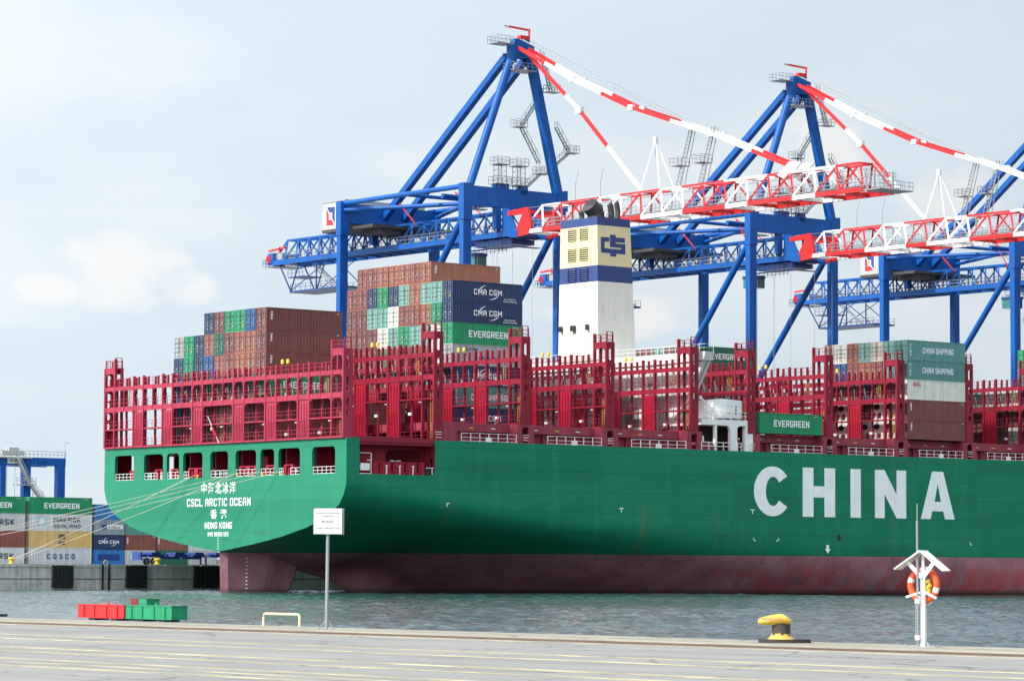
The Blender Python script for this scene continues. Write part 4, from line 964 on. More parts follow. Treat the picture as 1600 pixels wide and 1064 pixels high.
# ---- engine casing and funnel
def funnel():
    cs = MB()
    cs.box(60.6, 69.2, 13.0, 50, DZ, 31.8); cs.box(60.5, 69.3, 12.5, 52, 32.0, 33.4)
    cs.poly([[(12.5, 31.9), (.0, 32.2), (-.4, 33.4), (12.5, 33.4)], ], lambda a, c: (60.3, a, c), 1.7, 0, (1, 0, 0))
    br = [(13.0, 21.0), (7.5, 23.6), (4.0, 26.6), (1.8, 29.6), (.2, 32.1), (13.0, 31.9)]
    for x in (60.6, 61.4): cs.poly([br], lambda a, c: (x, a, c), .5, 0, (1, 0, 0))
    cs.box(60.58, 60.62, 14, 17, 23, 26.2, 1); cs.box(60.58, 60.62, 20.5, 22, 23, 25.2, 1); cs.box(60.56, 60.62, 11, 12, 27.5, 29.5, 1)
    c = cs.build('engine_casing', [M['offwhite'], M['grey']], SHIP)
    rl = MB()
    for p, e in (((60.4, -.3, 33.4), (60.4, 50, 33.4)), ((60.4, -.3, 33.4), (61.9, -.3, 33.4)), ((60.9, 9.2, 28.6), (60.9, 9.2, 28.7))): rail_run(rl, p, e, t=.05) if (Vector(p)-Vector(e)).length > 1 else None
    rl.build('casing_railing', M['white'], c)
    # funnel: four faces taper gently; paint bands are separate rings butted together
    def ring(z):
        f = (54.0-z)/20; return [(60.3, 23.0-.35*f), (66.5+.9*f, 23.0-.35*f), (66.5+.9*f, 31.3+.5*f), (60.3, 31.3+.5*f)]
    zs = [33.3, 44.66, 47.0, 52.8, 54.0]; q = MB()
    for k in range(4):
        a, b2 = ring(zs[k]), ring(zs[k+1]); q.add([(*p, zs[k]) for p in a]+[(*p, zs[k+1]) for p in b2], [(i, (i+1) % 4, 4+(i+1) % 4, 4+i) for i in range(4)], (0, 1, 2, 1)[k])
    q.add([(*p, 53.6) for p in ring(53.6)], [(0, 1, 2, 3)], 3)
    f = q.build('funnel', [M['funnelwhite'], M['navyband'], M['cream'], M['soot_and_shade']], SHIP)
    for y0, y1, z0, z1, nv_ in ((27.7, 29.5, 50.8, 52.6, 0), (25, 26.8, 50.8, 52.6, 0), (27.7, 29.5, 47.8, 49.7, 0), (25, 26.8, 47.8, 49.7, 0), (27.7, 29.5, 44.9, 46.8, 1), (25, 26.8, 44.9, 46.8, 1)):
        l = MB(); l.box(60.27, 60.298, y0, y1, z0, z1, 1); n = 6
        for k in range(n):
            z = z0+(z1-z0)*k/n; l.add([(60.26, y0, z+.2), (60.26, y1, z+.2), (60.14, y1, z+.04), (60.14, y0, z+.04)], [(0, 1, 2, 3)], 0)
        for y in (y0, y1-.06): l.box(60.12, 60.27, y, y+.06, z0, z1, 0)
        l.build('louvre', [M['navyband'] if nv_ else M['slat'], M['black']], f)
    # emblem on the starboard face
    F = lambda a, c: (60.95+a*4.62, 23.0-.35*(54-(48.4+c*3.15))/20-.03, 48.4+c*3.15)
    em = MB(); em.poly([[(0, .86), (.34, .87), (.34, .66), (.15, .66), (.15, .35), (.83, .35), (.83, .42), (.37, .42), (.37, 1), (.61, 1), (.61, .89), (.98, .89), (.98, .67), (.61, .67), (.61, .61), (1, .61), (1, .14), (.62, .14), (.62, 0), (.38, 0), (.38, .14), (.03, .14), (0, .18)]], F, .02, 0, (0, 1, 0)); em.build('funnel_emblem', M['navyband'], f)
    e = MB()
    def pipe(x, y, r, h, lean, m=0):
        e.tube((x, y, 53.4), (x, y, 54.0+h*.55), r, 14, m); e.tube((x, y, 54.0+h*.5), (x-lean, y, 54.0+h), r, 14, m, r*1.02); e.tube((x-lean, y, 54.0+h*1.0), (x-lean-.02, y, 54.01+h), r*.85, 14, 1)
    pipe(63.6, 27.2, 1.25, 2.2, 1.3)
    for x, y, r, h in ((61.2, 27.5, .38, 1.1), (65.5, 26.0, .45, 2.4), (66.0, 29.0, .45, 2.6), (65.3, 24.3, .4, 2.5)): pipe(x, y, r, h, .25)
    e.build('exhaust_pipe', [M['soot_and_shade'], M['black']], f, True)
    o_ = MB()
    for y, s in ((30.9, .35), (28.1, .75), (24.85, .3)): o_.box(59.75, 60.27, y-s/2, y+s/2, 37.7, 38.5, 0); o_.box(59.73, 59.76, y-s*.4, y+s*.4, 37.8, 38.4, 1)
    o_.build('vent_outlet', [M['soot_and_shade'], M['black']], f)
def funnel_white():
    m = mat('funnel_white_paint', (.70, .68, .62), .5, var=.05, scale=.3, streak=.05)
    nt = m.node_tree; N = nt.nodes.new; L = nt.links.new; b_ = nt.nodes['Principled BSDF']; src = b_.inputs['Base Color'].links[0].from_socket
    tc = N('ShaderNodeTexCoord'); mp = N('ShaderNodeMapping'); mp.inputs['Scale'].default_value = (.9, .9, .16); L(tc.outputs['Object'], mp.inputs[0])
    n = N('ShaderNodeTexNoise'); n.inputs['Scale'].default_value = 1.4; n.inputs['Detail'].default_value = 6; L(mp.outputs[0], n.inputs[0])
    r = N('ShaderNodeMapRange'); r.inputs[1].default_value = .60; r.inputs[2].default_value = .78; r.inputs[4].default_value = .5; L(n.outputs[0], r.inputs[0])
    x = N('ShaderNodeMix'); x.data_type = 'RGBA'; L(r.outputs[0], x.inputs[0]); L(src, x.inputs[6]); x.inputs[7].default_value = (.52, .42, .28, 1); L(x.outputs[2], b_.inputs['Base Color']); return m
M['funnelwhite'] = funnel_white()
funnel()
def boat_platform():
    q = MB(); zt = 24.1
    q.box(60.3, 69.9, .3, 7.0, 23.3, zt); q.box(62.75, 63.15, .35, .75, DZ-.02, 23.3)
    for a, c in ((65.7, 66.9), (68.4, 69.9)):
        q.box(a, c, .3, .9, DZ-.02, 23.3)
    q.poly([[(65.7, 23.3), (64.9, 23.3), (65.4, 23.1), (65.7, 22.5)]], lambda a, c: (a, .3, c), .5, 0, (0, 1, 0)); q.poly([[(66.9, 23.3), (67.4, 23.3), (67.0, 23.1), (66.9, 22.8)]], lambda a, c: (a, .3, c), .5, 0, (0, 1, 0))
    q.box(60.3, 69.9, 5.0, 7.0, DZ, 23.3, 3); q.box(69.7, 69.9, .9, 5.0, DZ, 23.3, 3); q.box(60.0, 62.5, .5, 3.0, DZ, 20.9, 2); q.box(60.6, 61.3, 1.0, 2.0, 20.9, 21.8, 0)  # back and side walls coloured dark: shade under the platform painted in
    p = q.build('boat_platform', [M['white'], M['grey'], M['mauve'], M['soot_and_shade']], SHIP)
    b_ = MB(); oct_ = [(63.2, 1.6), (63.9, .9), (68.0, .9), (68.8, 1.6), (68.8, 4.2), (68.0, 5), (63.9, 5), (63.2, 4.2)]
    oct_ = [(63.0, 2.2), (65.2, .7), (68.0, .7), (68.9, 1.4), (68.9, 4.4), (63.0, 4.4)]
    n = len(oct_); b_.add([(*p_, zt+.25) for p_ in oct_]+[(*p_, zt+2.75) for p_ in oct_], [tuple(range(n)), tuple(range(n, 2*n))]+[(i, (i+1) % n, n+(i+1) % n, n+i) for i in range(n)])
    b_.add([(x, y, zt+2.75) for x, y in oct_]+[(66.0, 2.6, zt+3.05)], [(i, (i+1) % n, n) for i in range(n)])
    for x in (63.6, 68.3): b_.box(x, x+.2, 1.5, 4, zt, zt+.26)
    for z in (zt+.9, zt+1.9): b_.box(65.2, 68.0, .68, .70, z, z+.03, 1)
    t = b_.build('white_locker', [M['white'], M['grey']], p)
    for k, ch in enumerate('ABF'): put_text(text_mesh(ch, .38, .3, .03, .01, 1., M['darkletter']), (67.0, .69, zt+1.9-k*.5), ROT_STBD, p)
    rl = MB(); rail_run(rl, (60.4, .35, zt), (69.8, .35, zt), h=1.1, t=.07); rail_run(rl, (60.2, .25, DZ), (65.6, .25, DZ), h=1.1, t=.09); rail_run(rl, (66.9, .25, DZ), (67.6, .25, DZ), h=1.1, t=.09); rl.build('platform_railing', M['white'], p)
    d = MB(); d.tube((63.0, 1.0, zt), (63.0, 1.0, zt+2.4), .22, 10); d.beam((63.0, 1.0, zt+1.2), (60.6, 1.0, zt+3.0), .2); d.box(60.3, 60.8, .8, 1.2, zt+2.7, zt+3.2); d.build('davit', M['white'], p)
boat_platform()

def flag():
    t = empty('ensign_flag', (-.3, 28.9, DZ)); tag(t, 'red flag with a white flower hanging from a slanted white staff at the stern', 'flag')
    MB().tube((0, 0, 0), (-1.1, 1.15, 3.6), .06, 8).build('flag_staff', M['white'], t)
    q = MB(); n, m_ = 10, 8; vs = []
    for i in range(n+1):
        for j in range(m_+1):
            a, c = i/n, j/m_
            vs.append((-.85+.28*c+.15*math.sin(a*6+c*3), .9-1.15*a*(.5+.35*c)-.3*c, 2.75-1.35*c-.75*a+.08*math.sin(a*9)))
    q.add(vs, [(i*(m_+1)+j, (i+1)*(m_+1)+j, (i+1)*(m_+1)+j+1, i*(m_+1)+j+1) for i in range(n) for j in range(m_)])
    o = q.build('flag_cloth', mat('red_flag_cloth', (.55, .012, .02), .8, var=.1, scale=3), t, True)
    so = o.modifiers.new('solid', 'SOLIDIFY'); so.thickness = .02
    s = MB()
    for k in range(5):
        a = R(90+72*k); c = Vector((-.93, .50, 1.98)); e = Vector((0, math.cos(a), math.sin(a))); pz = Vector((0, -math.sin(a), math.cos(a)))
        s.add([c, c+e*.18+pz*.09, c+e*.3, c+e*.18-pz*.09], [(0, 1, 2, 3)])
    s.build('flag_flower', M['mark'], o)
flag()

# ---- crew member by the white platform
def person():
    t = empty('person', (67.55, .75, DZ), R(10)); tag(t, 'person in dark coverall and white helmet standing at the white platform rail', 'person')
    vs = [((0, 0, .92), .15), ((0, 0, 1.12), .135), ((0, 0, 1.32), .16), ((0, 0, 1.44), .10), ((0, 0, 1.52), .062), ((.01, -.015, 1.62), .10), ((.01, -.01, 1.72), .085),
          ((.19, 0, 1.38), .065), ((.25, -.05, 1.12), .05), ((.20, -.26, 1.02), .04), ((.17, -.34, 1.04), .042),
          ((-.19, 0, 1.38), .065), ((-.25, -.05, 1.12), .05), ((-.20, -.26, 1.02), .04), ((-.17, -.34, 1.04), .042),
          ((.10, 0, .82), .10), ((.11, -.02, .46), .065), ((.11, .02, .09), .05), ((.12, -.13, .05), .045),
          ((-.10, 0, .82), .10), ((-.11, -.02, .46), .065), ((-.11, .02, .09), .05), ((-.12, -.13, .05), .045)]
    es = [(0,1),(1,2),(2,3),(3,4),(4,5),(5,6),(2,7),(7,8),(8,9),(9,10),(2,11),(11,12),(12,13),(13,14),(0,15),(15,16),(16,17),(17,18),(0,19),(19,20),(20,21),(21,22)]
    me = bpy.data.meshes.new('body'); me.from_pydata([v for v, r in vs], es, []); o = link('body', me, t)
    sk = o.modifiers.new('skin', 'SKIN'); o.modifiers.new('sub', 'SUBSURF').levels = 1
    for i, (v, r) in enumerate(vs): me.skin_vertices[0].data[i].radius = (r, r*.85); me.skin_vertices[0].data[i].use_root = i == 0
    dg = bpy.context.evaluated_depsgraph_get(); dg.update(); m2 = bpy.data.meshes.new_from_object(o.evaluated_get(dg)); o.modifiers.clear(); o.data = m2; m2.name = 'body'
    m2.materials.clear(); m2.materials.append(M['coverall']); m2.materials.append(M['skin'])
    for p in m2.polygons:
        c = p.center; p.material_index = 1 if (c.z > 1.47 or (c.z < 1.1 and c.z > .9 and c.y < -.29)) else 0; p.use_smooth = True
    h = MB(); h.lathe([(.14, 0), (.135, .03), (.125, .09), (.09, .145), (0, .165)], (.01, -.01, 1.68), 16); h.lathe([(0, .0), (.17, .0), (.17, .015), (.13, .02)], (.01, -.03, 1.675), 16); h.build('safety_helmet', M['white'], t, True)
person()

# ------------------------------------------------------------------ mooring ropes
def ropes():
    b1 = Vector((-12.31, 62.7, FZ+.55)); b2 = Vector((-37.3, 62.7, FZ+.55))
    for s, e, sag, lab in (((-.1, 36.1, 15.5), b1, .5, 'pale mooring rope from the yellow fairlead down to the near bollard'), ((-.1, 34.9, 15.7), b1+Vector((.1, 0, .12)), .4, 'pale mooring rope just above its twin to the near bollard'),
                      ((-.1, 25.0, 15.7), b1+Vector((.2, 0, -.1)), .7, 'lowest pale mooring rope crossing the whole left transom'),
                      ((-.1, 24.0, 15.8), b2, .8, 'pale mooring rope running off left, uppermost of three'), ((-.1, 19.3, 15.8), b2+Vector((.5, 0, .1)), 1.2, 'pale mooring rope running off left, middle of three'), ((-.1, 15.2, 15.7), b2+Vector((1.1, 0, .0)), 1.6, 'pale mooring rope running off left, lowest of three')):
        s, e = Vector(s), Vector(e); pts = []
        for k in range(21):
            f = k/20; p = s.lerp(e, f); p.z -= sag*4*f*(1-f)*.5; p.x -= .0; pts.append(p)
        o = MB().path(pts, .042, 6).build('mooring_rope', M['rope'], None, True); tag(o, lab, 'rope', 'mooring ropes from the stern')
ropes()

# ------------------------------------------------------------------ ship-to-shore cranes
YW, YL = 63.5, 96.5
def crane(Xc, label):
    root = empty('quay_crane', (Xc, YW, FZ)); tag(root, label, 'crane', 'ship to shore cranes')
    P = lambda u, y, z: Vector((u, y-YW, z-FZ))
    U = 9.4
    def bld(q, n, m, p=root, s=False): return q.build(n, m, p, s)
    for u in (-U, U):
        for y, ztop in ((YW, 63.1), (YL, 63.0)):
            q = MB(); w, d = 1.55, 1.05
            a, c = P(u, y, 8.2), P(u, y, ztop)
            q.box(a.x-w/2, a.x+w/2, a.y-d/2, a.y+d/2, a.z, P(0, 0, 57.5).z); q.box(a.x-w/2-.08, a.x+w/2+.08, a.y-d/2-.15, a.y+d/2+.15, P(0, 0, 57.5).z, c.z)
            q.box(a.x-w/2-.12, a.x+w/2+.12, a.y-d/2-.2, a.y+d/2+.2, P(0, 0, 57.4).z, P(0, 0, 57.55).z)
            bld(q, 'leg', M['blue'])
            g = MB()
            for k in range(4): g.box(a.x-3.2+k*1.7, a.x-1.9+k*1.7, a.y-.5, a.y+.5, .35, 1.5); g.tube((a.x-2.9+k*1.7, a.y-.2, .45), (a.x-2.9+k*1.7, a.y+.2, .45), .42, 12, 1); g.tube((a.x-2.2+k*1.7, a.y-.2, .45), (a.x-2.2+k*1.7, a.y+.2, .45), .42, 12, 1)
            g.box(a.x-2.8, a.x+2.8, a.y-.5, a.y+.5, 1.5, 3.0); bld(g, 'bogie', [M['blue'], M['black']])
    for y in (YW, YL):
        q = MB(); c = P(0, y, 0); z = P(0, 0, 7.4).z; q.box(-U-.9, U+.9, c.y-.7, c.y+.7, z-1.4, z+.8); bld(q, 'sill_beam', M['blue'])
        z0, z1 = (59.7, 62.75) if y == YW else (59.5, 62.7)
        q = MB(); q.box(-U+.86, U-.86, c.y-.6, c.y+.6, P(0, 0, z0).z, P(0, 0, z1).z)
        if y == YW:
            q.box(U+.86, U+1.3, c.y-.6, c.y+.6, P(0, 0, 60).z, P(0, 0, 63.3).z)
            for u in (-3.2, 3.2): q.box(u-.5, u+.5, c.y-.5, c.y+.5, P(0, 0, 56.3).z, P(0, 0, z0).z)
            q.box(-3.8, -1.2, c.y-.55, c.y+.55, P(0, 0, z1).z, P(0, 0, z1+.7).z); q.tube((1.8, c.y-.6, P(0, 0, z1).z), (1.8, c.y+.6, P(0, 0, z1).z), .8, 16)
        else:
            for u in (-3.2, 3.2): q.box(u-.5, u+.5, c.y-.5, c.y+.5, P(0, 0, 56.3).z, P(0, 0, z0).z)
        bld(q, 'portal_beam', M['blue'])
    def tie(p, e, r): q = MB(); q.tube(P(*p), P(*e), r, 12); bld(q, 'tie_tube', M['blue'], s=True)
    for u in (-U, U):
        tie((u, YL-.5, 62.7), (u, YW+.4, 62.7), .42)
        q = MB(); q.box(u-.65, u+.65, .52, YL-YW-.52, P(0, 0, 19.2).z, P(0, 0, 21.2).z); bld(q, 'lower_beam', M['blue'])
    tie((-U, YL-.5, 61.6), (2.5, YW+6, 61.6), .36); tie((U, YL-.5, 61.6), (-2.5, YW+6, 61.6), .36); tie((-U, YW+6, 61.6), (U, YW+6, 61.6), .40); tie((-U+.5, YW+16, 62.7), (U-.5, YW+16, 62.7), .3)
    for u in (-U, U):
        q = MB(); q.tube(P(u, YW+.5, 57.9), P(u, YL-.5, 19.8), .55, 14); bld(q, 'brace', M['blue'], s=True)
    # A-frame
    for a, c in (((-8.7, YW, 62.5), (-.7, 62.9, 84.2)), ((9.0, YW, 62.9), (2.6, 62.6, 84.2))):
        q = MB(); (q.tube(P(*a), P(*c), .66, 16) if a[0] < 0 else q.beam(P(*a), P(*c), 1.35, 1.15)); bld(q, 'a_frame_leg', M['blue'], s=a[0] < 0)
    for a, c in (((-1.2, YL, 60.6), (-1.2, 63.6, 83.9)), ((2.9, YL, 60.6), (2.4, 63.6, 83.6))):
        q = MB(); q.beam(P(*a), P(*c), 1.05, 1.0); bld(q, 'backstay', M['blue'])
    q = MB(); q.tube(P(-.9, 62.8, 82.8), P(-.9, 62.8, 85.3), .85, 16); q.box(-1.2, 3.0, -1.5, .3, P(0, 0, 83.6).z, P(0, 0, 85.9).z); q.box(-.6, 2.2, -1.2, 0, P(0, 0, 85.9).z, P(0, 0, 86.6).z); bld(q, 'apex_head', M['blue'])
    q = MB(); q.tube(P(2.4, 62.6, 85.9), P(2.4, 62.6, 88.4), .16, 8); q.beam(P(2.6, 62.6, 88.2), P(-.9, 63.6, 88.6), .26, .3); q.tube(P(-.9, 63.6, 88.6), P(-1.7, 63.8, 88.7), .12, 8, 1); q.box(.4, 2.2, -1.3, -.4, P(0, 0, 86.6).z, P(0, 0, 87.2).z); bld(q, 'apex_hoist', [M['cred'], M['grey']])
    # galvanised platforms, stairs and ladders
    def platform(c, dx, dy, h=1.1, q=None):
        own = q is None; q = q or MB()
        q.box(c.x-dx/2, c.x+dx/2, c.y-dy/2, c.y+dy/2, c.z-.12, c.z)
        cs = [Vector((c.x+a*dx/2, c.y+b_*dy/2, c.z)) for a, b_ in ((-1, -1), (1, -1), (1, 1), (-1, 1))]
        for k in range(4): rail_run(q, cs[k], cs[(k+1) % 4], h, .9, .06)
        if own: bld(q, 'access_platform', M['grey'])
    def stair(a, c):
        q = MB()
        for s in (-.35, .35):
            o = Vector((0, s, 0)); q.beam(a+o, c+o, .08, .22); q.beam(a+o+Vector((0, 0, 1)), c+o+Vector((0, 0, 1)), .06)
        n = int((c-a).length/.5)
        for k in range(n+1): m_ = a.lerp(c, k/n); q.box(m_.x-.14, m_.x+.14, m_.y-.35, m_.y+.35, m_.z-.03, m_.z+.03)
        for k in range(0, n+1, 3):
            m_ = a.lerp(c, k/n)
            for s in (-.35, .35): q.beam(m_+Vector((0, s, 0)), m_+Vector((0, s, 1)), .05)
        bld(q, 'access_stair', M['grey'])
    platform(P(-3.0, 63.0, 85.6), 3.2, 2.6); platform(P(.8, 62.8, 81.6), 4.6, 2.8)
    stops = [P(4.3, 62.4, 82.0), P(7.1, 62.4, 77.2), P(1.2, 62.4, 71.6), P(4.3, 62.4, 66.0)]
    platform(P(6.2, 61.5, 78.6), 2.2, 1.6); platform(P(1.9, 64.4, 73.0), 2.2, 1.6); platform(P(10.6, 61.9, 69.3), 2.0, 1.6); platform(P(6.6, 64.5, 65.9), 2.4, 1.6)
    stair(P(4.0, 61.5, 84.4), P(6.0, 61.5, 78.6)); stair(P(5.8, 63.6, 78.4), P(2.3, 64.2, 73.2)); stair(P(2.2, 64.2, 72.8), P(5.6, 64.0, 67.4)); stair(P(8.0, 62.6, 73.2), P(10.0, 61.9, 69.5)); stair(P(10.2, 62.2, 69.2), P(7.4, 64.4, 66.0)); stair(P(6.2, 64.4, 65.8), P(2.6, 64.2, 62.9))
    for u in (-2.6, 1.2):
        q = MB()                                                 # two service towers on the portal beam
        for a in (-.8, .8):
            for b_ in (-.6, .6): q.beam(P(u+a, YW+b_, 62.8), P(u+a, YW+b_, 66.6), .09)
        for k in range(5):
            z = 63.2+k*.8
            for b_ in (-.6, .6): q.beam(P(u-.8, YW+b_, z), P(u+.8, YW+b_, z+.7), .05); q.beam(P(u-.8, YW+b_, z), P(u+.8, YW+b_, z), .05)
        platform(P(u, YW, 66.6), 2.4, 2.0, q=q); platform(P(u, YW, 63.5), 2.8, 2.2, q=q); bld(q, 'service_tower', M['grey'])
    platform(P(-5.5, 66.5, 59.6), 4.4, 1.4)
    # girder and boom trusses: two bottom chords, two close top chords, W webs
    def truss(y0, y1, n, taper0=False, taper1=False, band=None, zb=55.6, zt=59.4, wb=2.9, wt=1.15):
        q = MB(); ch = lambda y: band(y) if band else 0
        for s in (-1, 1):
            ys = [y0+(y1-y0)*k/n for k in range(n+1)]
            for k in range(n):
                a, c = ys[k], ys[k+1]; m_ = ch((a+c)/2)
                q.beam(P(s*wb, a, zb), P(s*wb, c, zb), .42, .62 if band else .8, m_)
                first, last = (k == 0 and taper0), (k == n-1 and taper1)
                ta = P(s*wt, (a+c)/2, zt)
                q.beam(P(s*wb, a, zb+.3), ta, .27, .27, m_); q.beam(ta, P(s*wb, c, zb+.3), .27, .27, m_)
                if k < n-1:
                    tb = P(s*wt, (ys[k+1]+ys[k+2])/2, zt); q.beam(ta, tb, .32, .32, ch(c))
                if s > 0: q.beam(P(-wt, (a+c)/2, zt), ta, .22, .22, m_); q.beam(P(-wb, a, zb), P(wb, a, zb), .3, .4, m_); (q.beam(P(-wt, (a+c)/2, zt), P(wt, (ys[k+1]+ys[min(k+2, n)])/2, zt), .16, .16, m_) if k < n-1 else None); q.beam(P(-wb, a, zb-.1), P(wb, c, zb-.1), .2, .2, m_)
        return q
    g = truss(126.0, 60.5, 20, zb=55.4, zt=59.3); g.beam(P(-2.9, 60.5, 55.4), P(-2.9, 58.3, 55.2), .6, 1.2); g.beam(P(2.9, 60.5, 55.4), P(2.9, 58.3, 55.2), .6, 1.2)
    for s in (-2.9, 2.9): g.poly([[(62.5, 55.6), (58.4, 55.3), (60.8, 59.4), (62.3, 59.6)]], lambda a, c: P(s-.15, a, c), .3, 0, (1, 0, 0))
    bld(g, 'girder', M['blue'])
    band = lambda y: 0 if int((58.0-y)/7.55) % 2 == 1 else 1
    bm_ = truss(57.0, -17.6, 16, band=band, zb=55.4, zt=59.4)
    bld(bm_, 'boom', [M['cred'], M['cwhite']])
    h = MB()
    for s in (-2.9, 2.9):
        h.poly([[(58.6, 54.7), (55.6, 55.0), (55.0, 56.2), (55.9, 59.2), (60.9, 58.9), (60.9, 58.2), (57.2, 58.2), (59.0, 55.6)]], lambda a, c: P(s-.22, a, c), .44, 0, (1, 0, 0))
    h.beam(P(-2.9, 56.2, 58.5), P(2.9, 56.2, 58.5), .5, .5); bld(h, 'boom_hinge', M['cred']); h = MB(); h.beam(P(-2.9, 60, 58.7), P(-2.6, 60.6, 61.3), .3)
    for u in (-3.8, 3.0): h = MB(); h.beam(P(u, YW+10, 63.0), P(u+.6, YW+7.5, 58.6), .16); h.beam(P(u, YW+10, 63.0), P(u+.4, YW+3.8, 59.0), .16); bld(h, 'hanger_bar', M['cred'])
    h = MB()
    h.beam(P(-5.2, YL-10, 62.2), P(-4.0, YL-13, 58.5), .2); bld(h, 'hanger_bar', M['cred'])
    w = MB()                                                       # walkways along the trusses
    for u in (3.9, -2.2):
        for y0, y1 in ((126, 62), (55, -18)):
            w.box(u-.4, u+.4, min(y0, y1)-YW, max(y0, y1)-YW, P(0, 0, 55.95).z, P(0, 0, 56.03).z)
            for s in (-.4, .4): rail_run(w, P(u+s, y0, 56.0), P(u+s, y1, 56.0), 1.15, 2.2, .06)
    pf = P(0, -19.3, 55.3); w.box(-3.2, 3.2, pf.y-1.8, pf.y+1.4, pf.z-.15, pf.z)
    for a, b_ in (((-3.2, pf.y-1.8), (3.2, pf.y-1.8)), ((-3.2, pf.y-1.8), (-3.2, pf.y+1.4)), ((3.2, pf.y-1.8), (3.2, pf.y+1.4))):
        rail_run(w, (a[0], a[1], pf.z), (b_[0], b_[1], pf.z), 1.1, .8, .06)
    for u in (-2.9, -1.2, .6, 2.4): w.beam((u, pf.y+1.2, pf.z), (u, pf.y+1.2, pf.z+3.0), .12)
    rail_run(w, (-3.0, pf.y+1.3, pf.z+1.6), (3, pf.y+1.3, pf.z+1.6), 1.1, .7, .06)
    bld(w, 'boom_walkway', M['grey'])
    # stays
    for u in (-1.15, 1.15):
        q = MB(); pts = [P(u*.9+.6, 61.6, 85.0), P(u, 47.5, 78.3), P(u, 33.5, 72.4), P(u, 15.5, 66.6), P(u, -1.9, 60.0)]
        cols = [0, 1, 0, 1, 0, 0, 1, 0]; seg = []
        for k in range(4): seg += [(pts[k], pts[k].lerp(pts[k+1], .5)), (pts[k].lerp(pts[k+1], .5), pts[k+1])]
        for (a, c), m_ in zip(seg, [0, 1, 1, 0, 0, 1, 1, 0]): q.beam(a, c, .30, .52, m_)
        for p in pts[1:4]: q.box(p.x-.3, p.x+.3, p.y-.55, p.y+.55, p.z-.4, p.z+.4, 1)
        q.poly([[(-3.6, 60.6), (-1.2, 60.9), (1.4, 59.2), (-.6, 58.4)]], lambda a, c: P(u-.2, a, c), .4, 1, (1, 0, 0))
        bld(q, 'forestay', [M['cred'], M['cwhite']])
    q = MB(); pts = [P(.7, 61.4, 84.6), P(.2, 47.3, 73.6), P(0, 32.2, 59.7)]
    a, c, e = pts
    for (s, t_), m_ in (((a, a.lerp(c, .75)), 0), ((a.lerp(c, .75), c), 1), ((c, c.lerp(e, .45)), 0), ((c.lerp(e, .45), e), 1)): q.beam(s, t_, .34, .52, m_)
    for p in (c,): q.box(p.x-.4, p.x+.4, p.y-.6, p.y+.6, p.z-.5, p.z+.5, 1)
    bld(q, 'inner_forestay', [M['cred'], M['cwhite']])
    q = MB()
    for u in (-.7, -.2, 1.3, 1.7):
        pts = [P(u+.4, 61.5, 86.4), P(u, 47.5, 80.2), P(u, 33.5, 74.0), P(u, 12, 65.0), P(u, -1.2, 60.2)]
        q.path(pts, .055, 5)
    for u in (-2, 2):
        q.path([P(u, 61, 59.2), P(u, -16, 59.0)], .04, 4)
        for y in (70, 66, 56): q.path([P(u, y, 53.5), P(u, y, 30.0)], .035, 4)
    bld(q, 'hoist_cable', M['grey'])
    q = MB()
    for s in (-1, 1): q.beam(P(s*1.5, 31.0, 59.6), P(0, 29.2, 67.2), .2, .2); q.beam(P(s*1.5, 26.6, 59.6), P(0, 29.2, 67.2), .14, .14)
    q.box(-.25, .25, P(0, 28.9, 0).y, P(0, 29.5, 0).y, P(0, 0, 66.6).z, P(0, 0, 67.6).z); bld(q, 'boom_mast', M['cwhite'])
    q = MB()
    for y, y2 in ((24.3, 21.3), (19.3, 16.3)):
        q = MB()
        for s in (-.35, .35): q.beam(P(s, y, 59.5), P(s, y2, 67.8), .1); q.beam(P(s, y-1.1, 59.5), P(s, y2-.6, 67.8), .1)
        for k in range(14): z = 59.9+k*.58; f = (z-59.5)/8.3; q.beam(P(-.35, y+(y2-y)*f, z), P(.35, y+(y2-y)*f, z), .06); q.beam(P(-.35, y+(y2-y)*f, z), P(-.35, y-1.1+(y2+.5-y)*f, z+.3), .05)
        platform(P(0, y-.5, 62.8), 2.4, 1.8, q=q); bld(q, 'stay_support', M['grey'])
    for y in (48, 42): q = MB(); q.beam(P(0, y, 59.4), P(0, y, 62.4), .07); q.beam(P(0, y, 62.2), P(0, y-.7, 64.2), .05); bld(q, 'boom_antenna', M['grey'])
    # machinery house with its emblem
    q = MB(); q.box(-8.0, 8.2, P(0, 97.6, 0).y, P(0, 104.3, 0).y, P(0, 0, 59.0).z, P(0, 0, 63.5).z, 0); q.box(-8.15, 8.35, P(0, 97.55, 0).y, P(0, 104.45, 0).y, P(0, 0, 63.5).z, P(0, 0, 63.62).z, 0); q.box(-8.0, 8.2, P(0, 90, 0).y, P(0, 104.3, 0).y, P(0, 0, 58.5).z, P(0, 0, 59.0).z, 1)
    for k in range(8): y = 98.1+k*.85; q.box(-8.03, -7.99, y-YW-.03, y-YW+.03, P(0, 0, 59.1).z, P(0, 0, 63.4).z, 0)
    for a, c in ((-6, -2), (-.5, 3.5)): q.box(a, c, P(0, 90.5, 0).y, P(0, 95.5, 0).y, P(0, 0, 57.7).z, P(0, 0, 58.5).z, 1)
    mh = bld(q, 'machinery_house', [M['lightgrey'], M['soot_and_shade']])
    e = MB(); F = lambda a, c: P(-8.06, 103.2-a*2.8, 59.4+c*3.5)
    e.poly([[(0, 0), (1, 0), (1, 1), (0, 1)]], F, .02, 0, (1, 0, 0))
    F2 = lambda a, c: P(-8.075, 103.2-a*2.8, 59.4+c*3.5)
    e.poly([[(.06, .06), (.9, .06), (.06, .9)]], F2, 0, 1); e.poly([[(.94, .10), (.94, .94), (.10, .94)]], F2, 0, 2)
